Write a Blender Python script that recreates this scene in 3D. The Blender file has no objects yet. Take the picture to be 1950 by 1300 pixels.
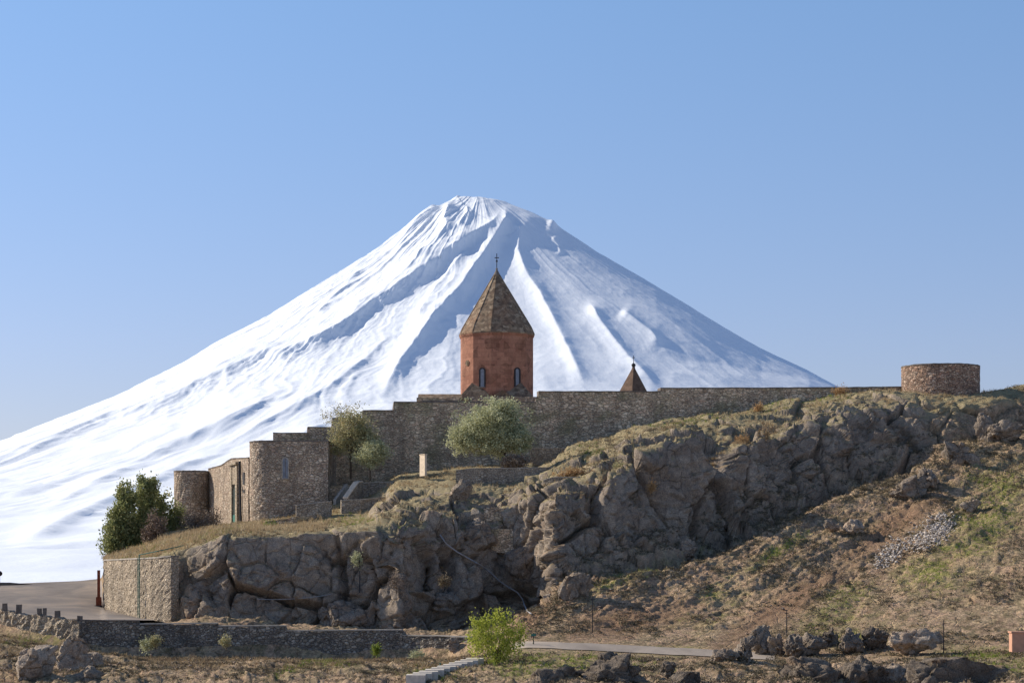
import bpy, math, random
import numpy as np
from math import radians, sin, cos, pi

# ------------------------------------------------------------------ camera, world, sun
scene = bpy.context.scene
F = 4390.0            # focal length in photograph pixels
HY = 1100.0           # horizon row
camd = bpy.data.cameras.new("camera"); cam = bpy.data.objects.new("camera", camd)
scene.collection.objects.link(cam); scene.camera = cam
cam.location = (0, 0, 0); cam.rotation_euler = (radians(90), 0, 0)
camd.sensor_width = 36; camd.lens = F * 36 / 1950
camd.shift_y = (HY - 650) / 1950
camd.clip_start = 1; camd.clip_end = 200000

SUN_EL = 30.5; SUN_AZ = 111.5      # azimuth measured from 'towards camera' to the left
sv = (-sin(radians(SUN_AZ)) * cos(radians(SUN_EL)), -cos(radians(SUN_AZ)) * cos(radians(SUN_EL)), sin(radians(SUN_EL)))
W = bpy.data.worlds.new("World"); scene.world = W; W.use_nodes = True
nt = W.node_tree; nt.nodes.clear()
wo = nt.nodes.new('ShaderNodeOutputWorld'); bg = nt.nodes.new('ShaderNodeBackground')
sky = nt.nodes.new('ShaderNodeTexSky'); sky.sky_type = 'NISHITA'; sky.sun_disc = False
sky.sun_elevation = radians(SUN_EL); sky.sun_rotation = math.atan2(sv[0], sv[1]) % (2 * pi)
sky.altitude = 900; sky.air_density = 1.0; sky.dust_density = 0.6; sky.ozone_density = 3.0
bg.inputs[1].default_value = 0.102
tc = nt.nodes.new('ShaderNodeTexCoord'); sp_ = nt.nodes.new('ShaderNodeSeparateXYZ'); nt.links.new(tc.outputs['Generated'], sp_.inputs[0])
rp = nt.nodes.new('ShaderNodeValToRGB'); rp.color_ramp.elements[0].position = 0; rp.color_ramp.elements[0].color = (.70, .58, .68, 1); rp.color_ramp.elements[1].position = .27; rp.color_ramp.elements[1].color = (.93, .99, 1.06, 1)
e_ = rp.color_ramp.elements.new(.10); e_.color = (.83, .74, .85, 1)
nt.links.new(sp_.outputs[2], rp.inputs[0]); mxs = nt.nodes.new('ShaderNodeMix'); mxs.data_type = 'RGBA'; mxs.blend_type = 'MULTIPLY'; mxs.inputs[0].default_value = 1
nt.links.new(sky.outputs[0], mxs.inputs[6]); nt.links.new(rp.outputs[0], mxs.inputs[7]); nt.links.new(mxs.outputs[2], bg.inputs[0]); nt.links.new(bg.outputs[0], wo.inputs[0])
sl = bpy.data.lights.new("sun", 'SUN'); sl.energy = 4.1; sl.angle = radians(0.5); sl.color = (1.0, 0.91, 0.78)
so = bpy.data.objects.new("sun", sl); scene.collection.objects.link(so)
from mathutils import Vector
so.rotation_euler = Vector(sv).to_track_quat('Z', 'Y').to_euler()
scene.view_settings.view_transform = 'Standard'; scene.view_settings.look = 'None'
scene.view_settings.exposure = 0.5; scene.view_settings.gamma = 1.0
scene.render.resolution_x = 1024; scene.render.resolution_y = 682

# ------------------------------------------------------------------ helpers
RNG = np.random.default_rng(7)
COL = scene.collection

def P(px, py, Y):
    return ((px - 975) / F * Y, Y, -(py - HY) / F * Y)

def zat(py, Y): return -(py - HY) / F * Y
def xat(px, Y): return (px - 975) / F * Y

def hsh(ix, iy, iz, seed):
    h = (ix.astype(np.int64) * 374761393 + iy.astype(np.int64) * 668265263 + iz.astype(np.int64) * 2147483647 + seed * 1274126177) & 0xffffffff
    h = ((h ^ (h >> 13)) * 1274126177) & 0xffffffff
    h = ((h ^ (h >> 16)) * 2246822519) & 0xffffffff
    h = h ^ (h >> 15)
    return (h & 0xffffff).astype(np.float64) / 0xffffff

def vnoise(p, seed=0):
    i = np.floor(p).astype(np.int64); f = p - i; f = f * f * f * (f * (f * 6 - 15) + 10)
    r = 0
    for dx in (0, 1):
        wx = f[..., 0] if dx else 1 - f[..., 0]
        for dy in (0, 1):
            wy = f[..., 1] if dy else 1 - f[..., 1]
            for dz in (0, 1):
                wz = f[..., 2] if dz else 1 - f[..., 2]
                r = r + wx * wy * wz * hsh(i[..., 0] + dx, i[..., 1] + dy, i[..., 2] + dz, seed)
    return r * 2 - 1

def fbm(p, octv=4, seed=0, gain=.5, lac=2.03):
    a = 1.0; s = 0; t = 0; q = np.array(p, float)
    for o in range(octv):
        s = s + a * vnoise(q, seed + o * 17); t += a; a *= gain; q = q * lac + 3.7
    return s / t

def ridged(p, octv=4, seed=0, gain=.5):
    a = 1.0; s = 0; t = 0; q = np.array(p, float)
    for o in range(octv):
        s = s + a * (1 - np.abs(vnoise(q, seed + o * 31))) ** 2; t += a; a *= gain; q = q * 2.1 + 1.3
    return s / t

def worley(p, seed=0, facet=False):
    i = np.floor(p).astype(np.int64)
    f1 = np.full(p.shape[:-1], 9.0); f2 = f1.copy(); cid = np.zeros(p.shape[:-1]); fac = np.zeros(p.shape[:-1])
    for dx in (-1, 0, 1):
        for dy in (-1, 0, 1):
            for dz in (-1, 0, 1):
                cx, cy, cz = i[..., 0] + dx, i[..., 1] + dy, i[..., 2] + dz
                qx = cx + hsh(cx, cy, cz, seed); qy = cy + hsh(cx, cy, cz, seed + 1); qz = cz + hsh(cx, cy, cz, seed + 2)
                d = np.sqrt((qx - p[..., 0]) ** 2 + (qy - p[..., 1]) ** 2 + (qz - p[..., 2]) ** 2)
                n = d < f1
                f2 = np.where(n, f1, np.minimum(f2, d)); cid = np.where(n, hsh(cx, cy, cz, seed + 5), cid); fac = np.where(n, (p[..., 0] - qx) * (hsh(cx, cy, cz, seed + 6) * 2 - 1) + (p[..., 1] - qy) * (hsh(cx, cy, cz, seed + 7) * 2 - 1) + (p[..., 2] - qz) * (hsh(cx, cy, cz, seed + 8) * 2 - 1), fac); f1 = np.where(n, d, f1)
    if facet: return f1, f2, cid, fac
    return f1, f2, cid

def sstep(a, b, x):
    t = np.clip((x - a) / (b - a), 0, 1); return t * t * (3 - 2 * t)

def mesh_np(name, V, Fc, mat=None, smooth=False, attr=None):
    """V (n,3), Fc (m,k) all same size."""
    me = bpy.data.meshes.new(name)
    V = np.ascontiguousarray(V, dtype=np.float32); Fc = np.ascontiguousarray(Fc, dtype=np.int32)
    m, k = Fc.shape
    me.vertices.add(len(V)); me.vertices.foreach_set('co', V.ravel())
    me.loops.add(m * k); me.loops.foreach_set('vertex_index', Fc.ravel())
    me.polygons.add(m); me.polygons.foreach_set('loop_start', np.arange(0, m * k, k, dtype=np.int32))
    me.polygons.foreach_set('loop_total', np.full(m, k, dtype=np.int32))
    me.update(calc_edges=True)
    if smooth: me.polygons.foreach_set('use_smooth', np.ones(m, dtype=bool))
    if attr is not None:
        for an, arr in attr.items():
            a = me.color_attributes.new(an, 'FLOAT_COLOR', 'POINT')
            c = np.ones((len(V), 4), dtype=np.float32); c[:, :arr.shape[1]] = arr
            a.data.foreach_set('color', c.ravel())
    if mat: me.materials.append(mat)
    me.validate()
    return me

def link(name, me, parent=None, loc=None):
    o = bpy.data.objects.new(name, me); COL.objects.link(o)
    if parent is not None: o.parent = parent
    if loc is not None: o.location = loc
    return o

def tag(o, label=None, cat=None, group=None, kind=None):
    if label: o['label'] = label
    if cat: o['category'] = cat
    if group: o['group'] = group
    if kind: o['kind'] = kind
    return o

def empty(name, loc, label, cat, group=None):
    o = bpy.data.objects.new(name, None); COL.objects.link(o); o.location = loc
    return tag(o, label, cat, group)

class MB:
    """collects polygons in world coordinates; builds one mesh with its origin at `org`"""
    def __init__(s): s.v = []; s.f = []
    def add(s, vs, fs):
        n = len(s.v); s.v += [tuple(v) for v in vs]; s.f += [tuple(n + i for i in f) for f in fs]
    def box(s, c, d, rz=0.0, jit=0, rnd=None):
        vs = []
        for x in (-.5, .5):
            for y in (-.5, .5):
                for z in (-.5, .5):
                    a, b, e = x * d[0], y * d[1], z * d[2]
                    if jit: a += rnd.uniform(-jit, jit); b += rnd.uniform(-jit, jit); e += rnd.uniform(-jit, jit)
                    vs.append((c[0] + a * cos(rz) - b * sin(rz), c[1] + a * sin(rz) + b * cos(rz), c[2] + e))
        s.add(vs, [(0, 1, 3, 2), (4, 6, 7, 5), (0, 4, 5, 1), (2, 3, 7, 6), (0, 2, 6, 4), (1, 5, 7, 3)])
    def tube(s, pts, r, n=8, cap=True):
        pts = [Vector(p) for p in pts]
        rs = r if isinstance(r, (list, tuple)) else [r] * len(pts)
        base = len(s.v); up = Vector((0.13, 0.21, 1)).normalized()
        for i, p in enumerate(pts):
            t = (pts[min(i + 1, len(pts) - 1)] - pts[max(i - 1, 0)]).normalized()
            a = t.cross(up)
            if a.length < .15: a = t.cross(Vector((1, 0, 0)))
            a.normalize(); b = t.cross(a)
            for k in range(n):
                an = 2 * pi * k / n; s.v.append(tuple(p + (a * cos(an) + b * sin(an)) * rs[i]))
        for i in range(len(pts) - 1):
            for k in range(n):
                k2 = (k + 1) % n
                s.f.append((base + i * n + k, base + i * n + k2, base + (i + 1) * n + k2, base + (i + 1) * n + k))
        if cap:
            s.f.append(tuple(base + k for k in range(n))[::-1]); s.f.append(tuple(base + (len(pts) - 1) * n + k for k in range(n)))
    def lathe(s, c, prof, n=24, a0=0.0):
        base = len(s.v)
        for r, z in prof:
            for k in range(n):
                an = a0 + 2 * pi * k / n; s.v.append((c[0] + r * sin(an), c[1] - r * cos(an), c[2] + z))
        for i in range(len(prof) - 1):
            for k in range(n):
                k2 = (k + 1) % n
                s.f.append((base + i * n + k, base + i * n + k2, base + (i + 1) * n + k2, base + (i + 1) * n + k))
        s.f.append(tuple(base + k for k in range(n))[::-1]); s.f.append(tuple(base + (len(prof) - 1) * n + k for k in range(n)))
    def build(s, name, mat, parent=None, org=(0, 0, 0), smooth=False, top=False):
        me = bpy.data.meshes.new(name)
        me.from_pydata([(v[0] - org[0], v[1] - org[1], v[2] - org[2]) for v in s.v], [], s.f)
        if mat: me.materials.append(mat)
        if smooth: me.polygons.foreach_set('use_smooth', [True] * len(me.polygons))
        me.update()
        import bmesh
        bm = bmesh.new(); bm.from_mesh(me); bmesh.ops.recalc_face_normals(bm, faces=bm.faces); bm.to_mesh(me); bm.free()
        return link(name, me, parent, org if (parent is None) else None)

# ------------------------------------------------------------------ materials
class NT:
    def __init__(s, name, rough=.9):
        s.m = bpy.data.materials.new(name); s.m.use_nodes = True; s.t = s.m.node_tree
        s.b = s.t.nodes['Principled BSDF']; s.b.inputs['Roughness'].default_value = rough
        s.b.inputs['Specular IOR Level'].default_value = .15
    def n(s, ty, **kw):
        nd = s.t.nodes.new(ty)
        for k, v in kw.items():
            if k in nd.inputs: nd.inputs[k].default_value = v
            else: setattr(nd, k, v)
        return nd
    def l(s, a, b): s.t.links.new(a, b)
    def pos(s, sc=(1, 1, 1), rot=(0, 0, 0)):
        g = s.n('ShaderNodeNewGeometry'); mp = s.n('ShaderNodeMapping'); mp.inputs['Scale'].default_value = sc; mp.inputs['Rotation'].default_value = rot
        s.l(g.outputs['Position'], mp.inputs['Vector']); return mp.outputs[0]
    def noise(s, vec, scale, detail=5, rough=.6, dist=0):
        nd = s.n('ShaderNodeTexNoise'); nd.inputs['Scale'].default_value = scale; nd.inputs['Detail'].default_value = detail
        nd.inputs['Roughness'].default_value = rough; nd.inputs['Distortion'].default_value = dist
        s.l(vec, nd.inputs['Vector']); return nd.outputs['Fac']
    def vor(s, vec, scale, feature='F1', rand=1.0):
        nd = s.n('ShaderNodeTexVoronoi'); nd.feature = feature; nd.inputs['Scale'].default_value = scale; nd.inputs['Randomness'].default_value = rand
        s.l(vec, nd.inputs['Vector']); return nd
    def ramp(s, fac, stops):
        r = s.n('ShaderNodeValToRGB'); e = r.color_ramp.elements
        while len(e) < len(stops): e.new(.5)
        for el, (p, c) in zip(e, stops):
            el.position = p; el.color = (c[0], c[1], c[2], 1) if not isinstance(c, (int, float)) else (c, c, c, 1)
        s.l(fac, r.inputs[0]); return r.outputs[0]
    def mix(s, fac, a, b, mode='MIX'):
        m = s.n('ShaderNodeMix', data_type='RGBA', blend_type=mode)
        for inp, v in ((m.inputs[0], fac), (m.inputs[6], a), (m.inputs[7], b)):
            if hasattr(v, 'is_linked') or hasattr(v, 'links'): s.l(v, inp)
            elif isinstance(v, (int, float)): inp.default_value = v
            else: inp.default_value = (v[0], v[1], v[2], 1)
        return m.outputs[2]
    def math(s, op, a, b=0.0, clamp=False):
        m = s.n('ShaderNodeMath', operation=op, use_clamp=clamp)
        for i, v in enumerate((a, b)):
            if isinstance(v, (int, float)): m.inputs[i].default_value = v
            else: s.l(v, m.inputs[i])
        return m.outputs[0]
    def attr(s, name):
        a = s.n('ShaderNodeAttribute', attribute_name=name); sp = s.n('ShaderNodeSeparateColor'); s.l(a.outputs['Color'], sp.inputs[0]); return sp.outputs
    def bump(s, h, strength=.6, dist=.1, prev=None):
        b = s.n('ShaderNodeBump'); b.inputs['Strength'].default_value = strength; b.inputs['Distance'].default_value = dist
        s.l(h, b.inputs['Height'])
        if prev is not None: s.l(prev, b.inputs['Normal'])
        s.l(b.outputs[0], s.b.inputs['Normal']); return b.outputs[0]
    def color(s, c):
        if hasattr(c, 'links'): s.l(c, s.b.inputs['Base Color'])
        else: s.b.inputs['Base Color'].default_value = (*c, 1)

def mat_plain(name, col, rough=.7, var=.25, scale=6, metal=0, bump=0):
    t = NT(name, rough); p = t.pos(); n = t.noise(p, scale, 4)
    a = tuple(c * (1 - var) for c in col); b = tuple(min(1, c * (1 + var)) for c in col)
    t.color(t.ramp(n, [(.3, a), (.7, b)])); t.b.inputs['Metallic'].default_value = metal
    if bump: t.bump(n, .5, bump)
    return t.m

def mat_masonry(name, cols, mortar, sc=(2.6, 2.6, 4.2), patch=None, bumpd=.09):
    """rubble masonry: stones of uneven size and tint with sunken joints"""
    t = NT(name, .92); p0 = t.pos(sc)
    wn = t.n('ShaderNodeTexNoise'); wn.inputs['Scale'].default_value = 1.3; wn.inputs['Detail'].default_value = 2; t.l(p0, wn.inputs['Vector'])
    vm = t.n('ShaderNodeVectorMath', operation='MULTIPLY_ADD'); t.l(wn.outputs['Color'], vm.inputs[0]); vm.inputs[1].default_value = (.5, .5, .35); t.l(p0, vm.inputs[2])
    p = vm.outputs[0]
    v = t.vor(p, 1.0); e1 = t.vor(p, 1.0, 'DISTANCE_TO_EDGE').outputs['Distance']; v2 = t.vor(p, 1.75); e2 = t.vor(p, 1.75, 'DISTANCE_TO_EDGE').outputs['Distance']
    sel = t.ramp(t.noise(t.pos((1, 1, 1.4)), .5, 4, .7), [(.47, 0), (.53, 1)])
    cv = t.mix(sel, v.outputs['Color'], v2.outputs['Color']); ed = t.mix(sel, e1, e2)
    sep = t.n('ShaderNodeSeparateColor'); t.l(cv, sep.inputs[0])
    n = len(cols); c = t.ramp(sep.outputs[0], [(i / (n - 1) if n > 1 else 0, cc) for i, cc in enumerate(cols)])
    c = t.mix(.6, c, t.ramp(t.noise(t.pos((1.2, 1.2, .16)), .8, 5, .7), [(.4, (.76, .74, .71)), (.55, (1.22, 1.18, 1.12))]), 'MULTIPLY')
    big = t.noise(t.pos(), .35, 3); c = t.mix(.55, c, t.ramp(big, [(.35, (.62, .62, .62)), (.65, (1.25, 1.22, 1.15))]), 'MULTIPLY')
    fine = t.noise(t.pos(), 9, 5, .7); c = t.mix(.6, c, t.ramp(fine, [(.3, (.6, .6, .6)), (.7, (1.3, 1.3, 1.3))]), 'MULTIPLY')
    if patch:
        pm = t.ramp(t.noise(t.pos((1, 1, 1.6)), .28, 4, .6, .4), [(.5, 0), (.66, .8)]); c = t.mix(pm, c, patch)
    joint = t.ramp(t.math('ADD', ed, t.math('MULTIPLY', t.math('SUBTRACT', fine, .5), .16)), [(.0, .85), (.035, .6), (.10, 0)])
    c = t.mix(joint, c, mortar); t.color(c)
    hgt = t.ramp(ed, [(0, 0), (.12, .75), (.4, 1)])
    hh = t.math('ADD', hgt, t.math('MULTIPLY', sep.outputs[1], .5)); hh = t.math('ADD', hh, t.math('MULTIPLY', fine, .45))
    t.bump(hh, .9, bumpd); return t.m

M = {}
M['wall'] = mat_masonry('fortress_masonry', [(.34, .25, .175), (.66, .5, .355), (.48, .375, .27), (.86, .7, .52), (.6, .41, .29)], (.17, .135, .105), sc=(1.9, 1.9, 3.6), patch=(.28, .25, .14))
M['tower'] = mat_masonry('tower_masonry', [(.32, .25, .19), (.5, .4, .31), (.38, .28, .22), (.68, .57, .45), (.43, .36, .29)], (.2, .16, .12), sc=(2.3, 2.3, 3.9), bumpd=.13)
M['redtower'] = mat_masonry('red_tower_masonry', [(.24, .155, .115), (.4, .265, .19), (.3, .21, .16), (.6, .46, .35), (.42, .25, .18)], (.12, .085, .065), sc=(2.2, 2.2, 3.6), bumpd=.12)
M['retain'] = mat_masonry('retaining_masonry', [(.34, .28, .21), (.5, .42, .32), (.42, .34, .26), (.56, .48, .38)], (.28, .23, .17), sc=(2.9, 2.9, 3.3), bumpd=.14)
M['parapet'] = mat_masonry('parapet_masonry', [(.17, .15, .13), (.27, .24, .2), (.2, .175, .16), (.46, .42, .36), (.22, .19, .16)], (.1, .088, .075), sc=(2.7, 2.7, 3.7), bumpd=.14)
M['terrace'] = mat_masonry('terrace_masonry', [(.3, .25, .2), (.42, .36, .29), (.34, .29, .24), (.52, .45, .37)], (.17, .14, .11), sc=(3.2, 3.2, 4.2), bumpd=.1)
M['coping'] = mat_plain('coping_stone', (.36, .32, .27), .9, .3, 3, bump=.03)
M['darkcoping'] = mat_plain('dark_coping_stone', (.16, .135, .115), .9, .35, 3, bump=.03)
M['rust'] = mat_plain('rusty_iron', (.2, .055, .028), .8, .35, 5)
M['green_paint'] = mat_plain('green_paint', (.04, .15, .12), .6, .2, 5)
M['dark_metal'] = mat_plain('dark_metal', (.035, .033, .035), .6, .3, 5)
M['glass'] = mat_plain('window_glass', (.2, .22, .26), .25, .2, 3)
M['door'] = mat_plain('door_wood', (.025, .04, .035), .7, .3, 5)
M['stone_pale'] = mat_plain('pale_stone', (.58, .47, .35), .9, .2, 3, bump=.02)
M['pipe'] = mat_plain('grey_pipe', (.34, .33, .33), .6, .1, 3)
M['pink'] = mat_plain('pink_render', (.55, .3, .2), .9, .12, 2)
M['concrete'] = mat_plain('concrete', (.6, .53, .44), .95, .2, 3, bump=.02)
M['bark'] = mat_plain('bark', (.1, .075, .055), .95, .4, 8, bump=.03)

def mat_leaf(name, cols, rough=.6, trans=.3):
    t = NT(name, rough); a = t.attr('var')
    n = len(cols); c = t.ramp(a[0], [(i / (n - 1), cc) for i, cc in enumerate(cols)]); t.color(c)
    tr = t.n('ShaderNodeBsdfTranslucent'); t.l(c, tr.inputs[0]); mx = t.n('ShaderNodeMixShader'); mx.inputs[0].default_value = trans
    t.l(t.b.outputs[0], mx.inputs[1]); t.l(tr.outputs[0], mx.inputs[2]); t.l(mx.outputs[0], t.t.nodes['Material Output'].inputs[0])
    return t.m
M['conifer'] = mat_leaf('conifer_leaf', [(.12, .14, .06), (.28, .3, .12), (.48, .44, .22)], trans=.4)
M['olive'] = mat_leaf('olive_leaf', [(.26, .27, .14), (.46, .46, .26), (.62, .61, .4)], trans=.3)
M['autumn'] = mat_leaf('autumn_leaf', [(.22, .22, .11), (.42, .39, .2), (.5, .39, .22)], trans=.3)
M['lime'] = mat_leaf('lime_leaf', [(.2, .24, .03), (.4, .44, .07), (.6, .58, .14)], trans=.4)
M['redbush'] = mat_leaf('red_brown_twigs', [(.13, .1, .075), (.22, .16, .12), (.3, .21, .16)], trans=.1)
M['drybush'] = mat_leaf('dry_twigs', [(.16, .12, .09), (.26, .2, .15), (.36, .29, .22)], trans=.1)
M['straw'] = mat_leaf('straw', [(.25, .17, .1), (.42, .305, .17), (.58, .45, .27)], trans=.25)
M['orangestraw'] = mat_leaf('orange_dry_plant', [(.3, .17, .08), (.45, .28, .13), (.52, .36, .18)], trans=.25)
M['scrub'] = mat_leaf('scrub_leaf', [(.085, .065, .05), (.17, .13, .085), (.27, .225, .125)], trans=.15)
M['darkscrub'] = mat_leaf('dark_scrub_leaf', [(.07, .058, .042), (.12, .1, .062), (.19, .155, .09)], trans=.1)  # dark hillside bushes; in the gully this tone also paints in shade
M['greengrass'] = mat_leaf('green_grass_blade', [(.1, .14, .02), (.2, .26, .04), (.3, .33, .07)], trans=.3)

def rock_nodes(t, p, dark=1.0, warm=0.0):
    n1 = t.noise(p, .3, 6, .62, .6); n2 = t.noise(p, 1.8, 8, .72); n3 = t.noise(p, 11, 8, .78)
    c = t.ramp(n1, [(.25, (.18 * dark, .145 * dark, .115 * dark)), (.45, (.29 * dark, .235 * dark, .185 * dark)), (.6, (.38 * dark, .31 * dark, .24 * dark)), (.74, (.44 * dark, .29 * dark, .19 * dark))])
    c = t.mix(.75, c, t.ramp(n2, [(.32, (.55, .55, .57)), (.5, (1, 1, 1)), (.68, (1.4, 1.36, 1.28))]), 'MULTIPLY')
    c = t.mix(.9, c, t.ramp(n3, [(.36, (.4, .4, .4)), (.5, (1, 1, 1)), (.64, (1.6, 1.58, 1.52))]), 'MULTIPLY')
    wn = t.n('ShaderNodeTexNoise'); wn.inputs['Scale'].default_value = .8; wn.inputs['Detail'].default_value = 5; t.l(p, wn.inputs['Vector'])
    vm = t.n('ShaderNodeVectorMath', operation='MULTIPLY_ADD'); t.l(wn.outputs['Color'], vm.inputs[0]); vm.inputs[1].default_value = (1.0, 1.0, 1.0); t.l(p, vm.inputs[2])
    ve = t.vor(vm.outputs[0], .4, 'DISTANCE_TO_EDGE'); crk = t.ramp(ve.outputs['Distance'], [(0, 0), (.018, .6), (.045, 1)])
    ve2 = t.vor(vm.outputs[0], 1.9, 'DISTANCE_TO_EDGE'); crk2 = t.ramp(ve2.outputs['Distance'], [(0, 0), (.06, 1)])
    c = t.mix(t.ramp(t.noise(p, .5, 3), [(.45, 0), (.6, .6)]), c, t.mix(crk, (.4, .38, .36), (1, 1, 1)), 'MULTIPLY')
    c = t.mix(t.ramp(t.noise(t.pos((1, 1, .35)), .7, 5, .7, .5), [(.54, 0), (.68, .5)]), c, (.30 * dark, .2 * dark, .13 * dark))
    c = t.mix(t.ramp(t.noise(t.pos((1.3, 1.3, .3)), 1.1, 6, .75), [(.6, 0), (.7, .35)]), c, (.5 * dark, .46 * dark, .4 * dark))
    h = t.math('ADD', t.math('MULTIPLY', n2, .9), t.math('MULTIPLY', n3, .35)); h = t.math('ADD', h, t.math('MULTIPLY', crk, .5)); h = t.math('ADD', h, t.math('MULTIPLY', crk2, .10))
    return c, h

def mat_rock(name, dark=1.0):
    t = NT(name, .93); c, h = rock_nodes(t, t.pos(), dark); t.color(c); t.bump(h, .9, .35); return t.m
M['rock'] = mat_rock('boulder_rock', .95); M['darkrock'] = mat_rock('dark_boulder_rock', .6); M['palerock'] = mat_rock('pale_boulder_rock', 1.35)

def mat_terrain():
    t = NT('hill_surface', .95); p = t.pos(); a = t.attr('mask')
    rock, h = rock_nodes(t, p, 1.0); a2 = t.attr('mask2')
    mr = t.n('ShaderNodeMapping'); mr.inputs['Rotation'].default_value = (0, 0, radians(42)); t.l(p, mr.inputs['Vector'])
    ms = t.n('ShaderNodeMapping'); ms.inputs['Scale'].default_value = (1, .16, .3); t.l(mr.outputs[0], ms.inputs['Vector']); sk = t.noise(ms.outputs[0], 1.1, 7, .72)
    streak = t.pos((1, 1, 1))
    n1 = t.noise(p, .22, 6, .65, .5); n2 = t.noise(p, 1.3, 6, .72); n3 = t.noise(t.pos((1, .6, 1)), 5, 8, .8); n4 = t.noise(p, .6, 5, .7, .8)
    dirt = t.ramp(n1, [(.3, (.35, .235, .155)), (.5, (.47, .325, .215)), (.62, (.5, .37, .235)), (.75, (.39, .285, .18))])
    dirt = t.mix(t.ramp(n4, [(.45, 0), (.6, .8)]), dirt, (.36, .275, .16))
    dirt = t.mix(.9, dirt, t.ramp(n2, [(.32, (.5, .46, .43)), (.5, (1, 1, 1)), (.7, (1.3, 1.27, 1.2))]), 'MULTIPLY')
    cl = t.ramp(t.noise(t.pos((1, .7, 1)), .95, 7, .8, .3), [(.5, 0), (.57, .8)]); dirt = t.mix(cl, dirt, t.mix(n3, (.1, .08, .05), (.24, .2, .1)))
    dirt = t.mix(.9, dirt, t.ramp(n3, [(.36, (.35, .33, .32)), (.5, (1, 1, 1)), (.66, (1.55, 1.5, 1.45))]), 'MULTIPLY')
    gm = t.math('MULTIPLY', a[1], t.ramp(n2, [(.42, 0), (.58, 1)]))
    dirt = t.mix(gm, dirt, t.mix(n3, (.15, .17, .03), (.35, .35, .085)))
    # soil lies where the ground is flat, bare rock where it is steep
    g = t.n('ShaderNodeNewGeometry'); sx = t.n('ShaderNodeSeparateXYZ'); t.l(g.outputs['Normal'], sx.inputs[0])
    flat = t.math('ADD', sx.outputs[2], t.math('MULTIPLY', t.math('SUBTRACT', n2, .5), .5))
    flat = t.ramp(flat, [(.62, 0), (.78, 1)])
    rk = t.math('MULTIPLY', a[0], t.math('SUBTRACT', 1.0, t.math('MULTIPLY', flat, .85)))
    dirt = t.mix(.7, dirt, t.ramp(sk, [(.34, (.5, .47, .44)), (.5, (1, 1, 1)), (.66, (1.35, 1.28, 1.2))]), 'MULTIPLY')
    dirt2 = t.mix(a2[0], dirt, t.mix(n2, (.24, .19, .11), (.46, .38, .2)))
    c = t.mix(rk, dirt2, rock)
    # reddish bare earth
    c = t.mix(t.math('MULTIPLY', a[2], .75), c, t.mix(n3, (.2, .11, .065), (.33, .2, .12)))
    t.color(c)
    hh = t.math('ADD', h, t.math('MULTIPLY', n3, .5)); t.bump(hh, .85, .3)
    return t.m
M['terrain'] = mat_terrain()

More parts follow.
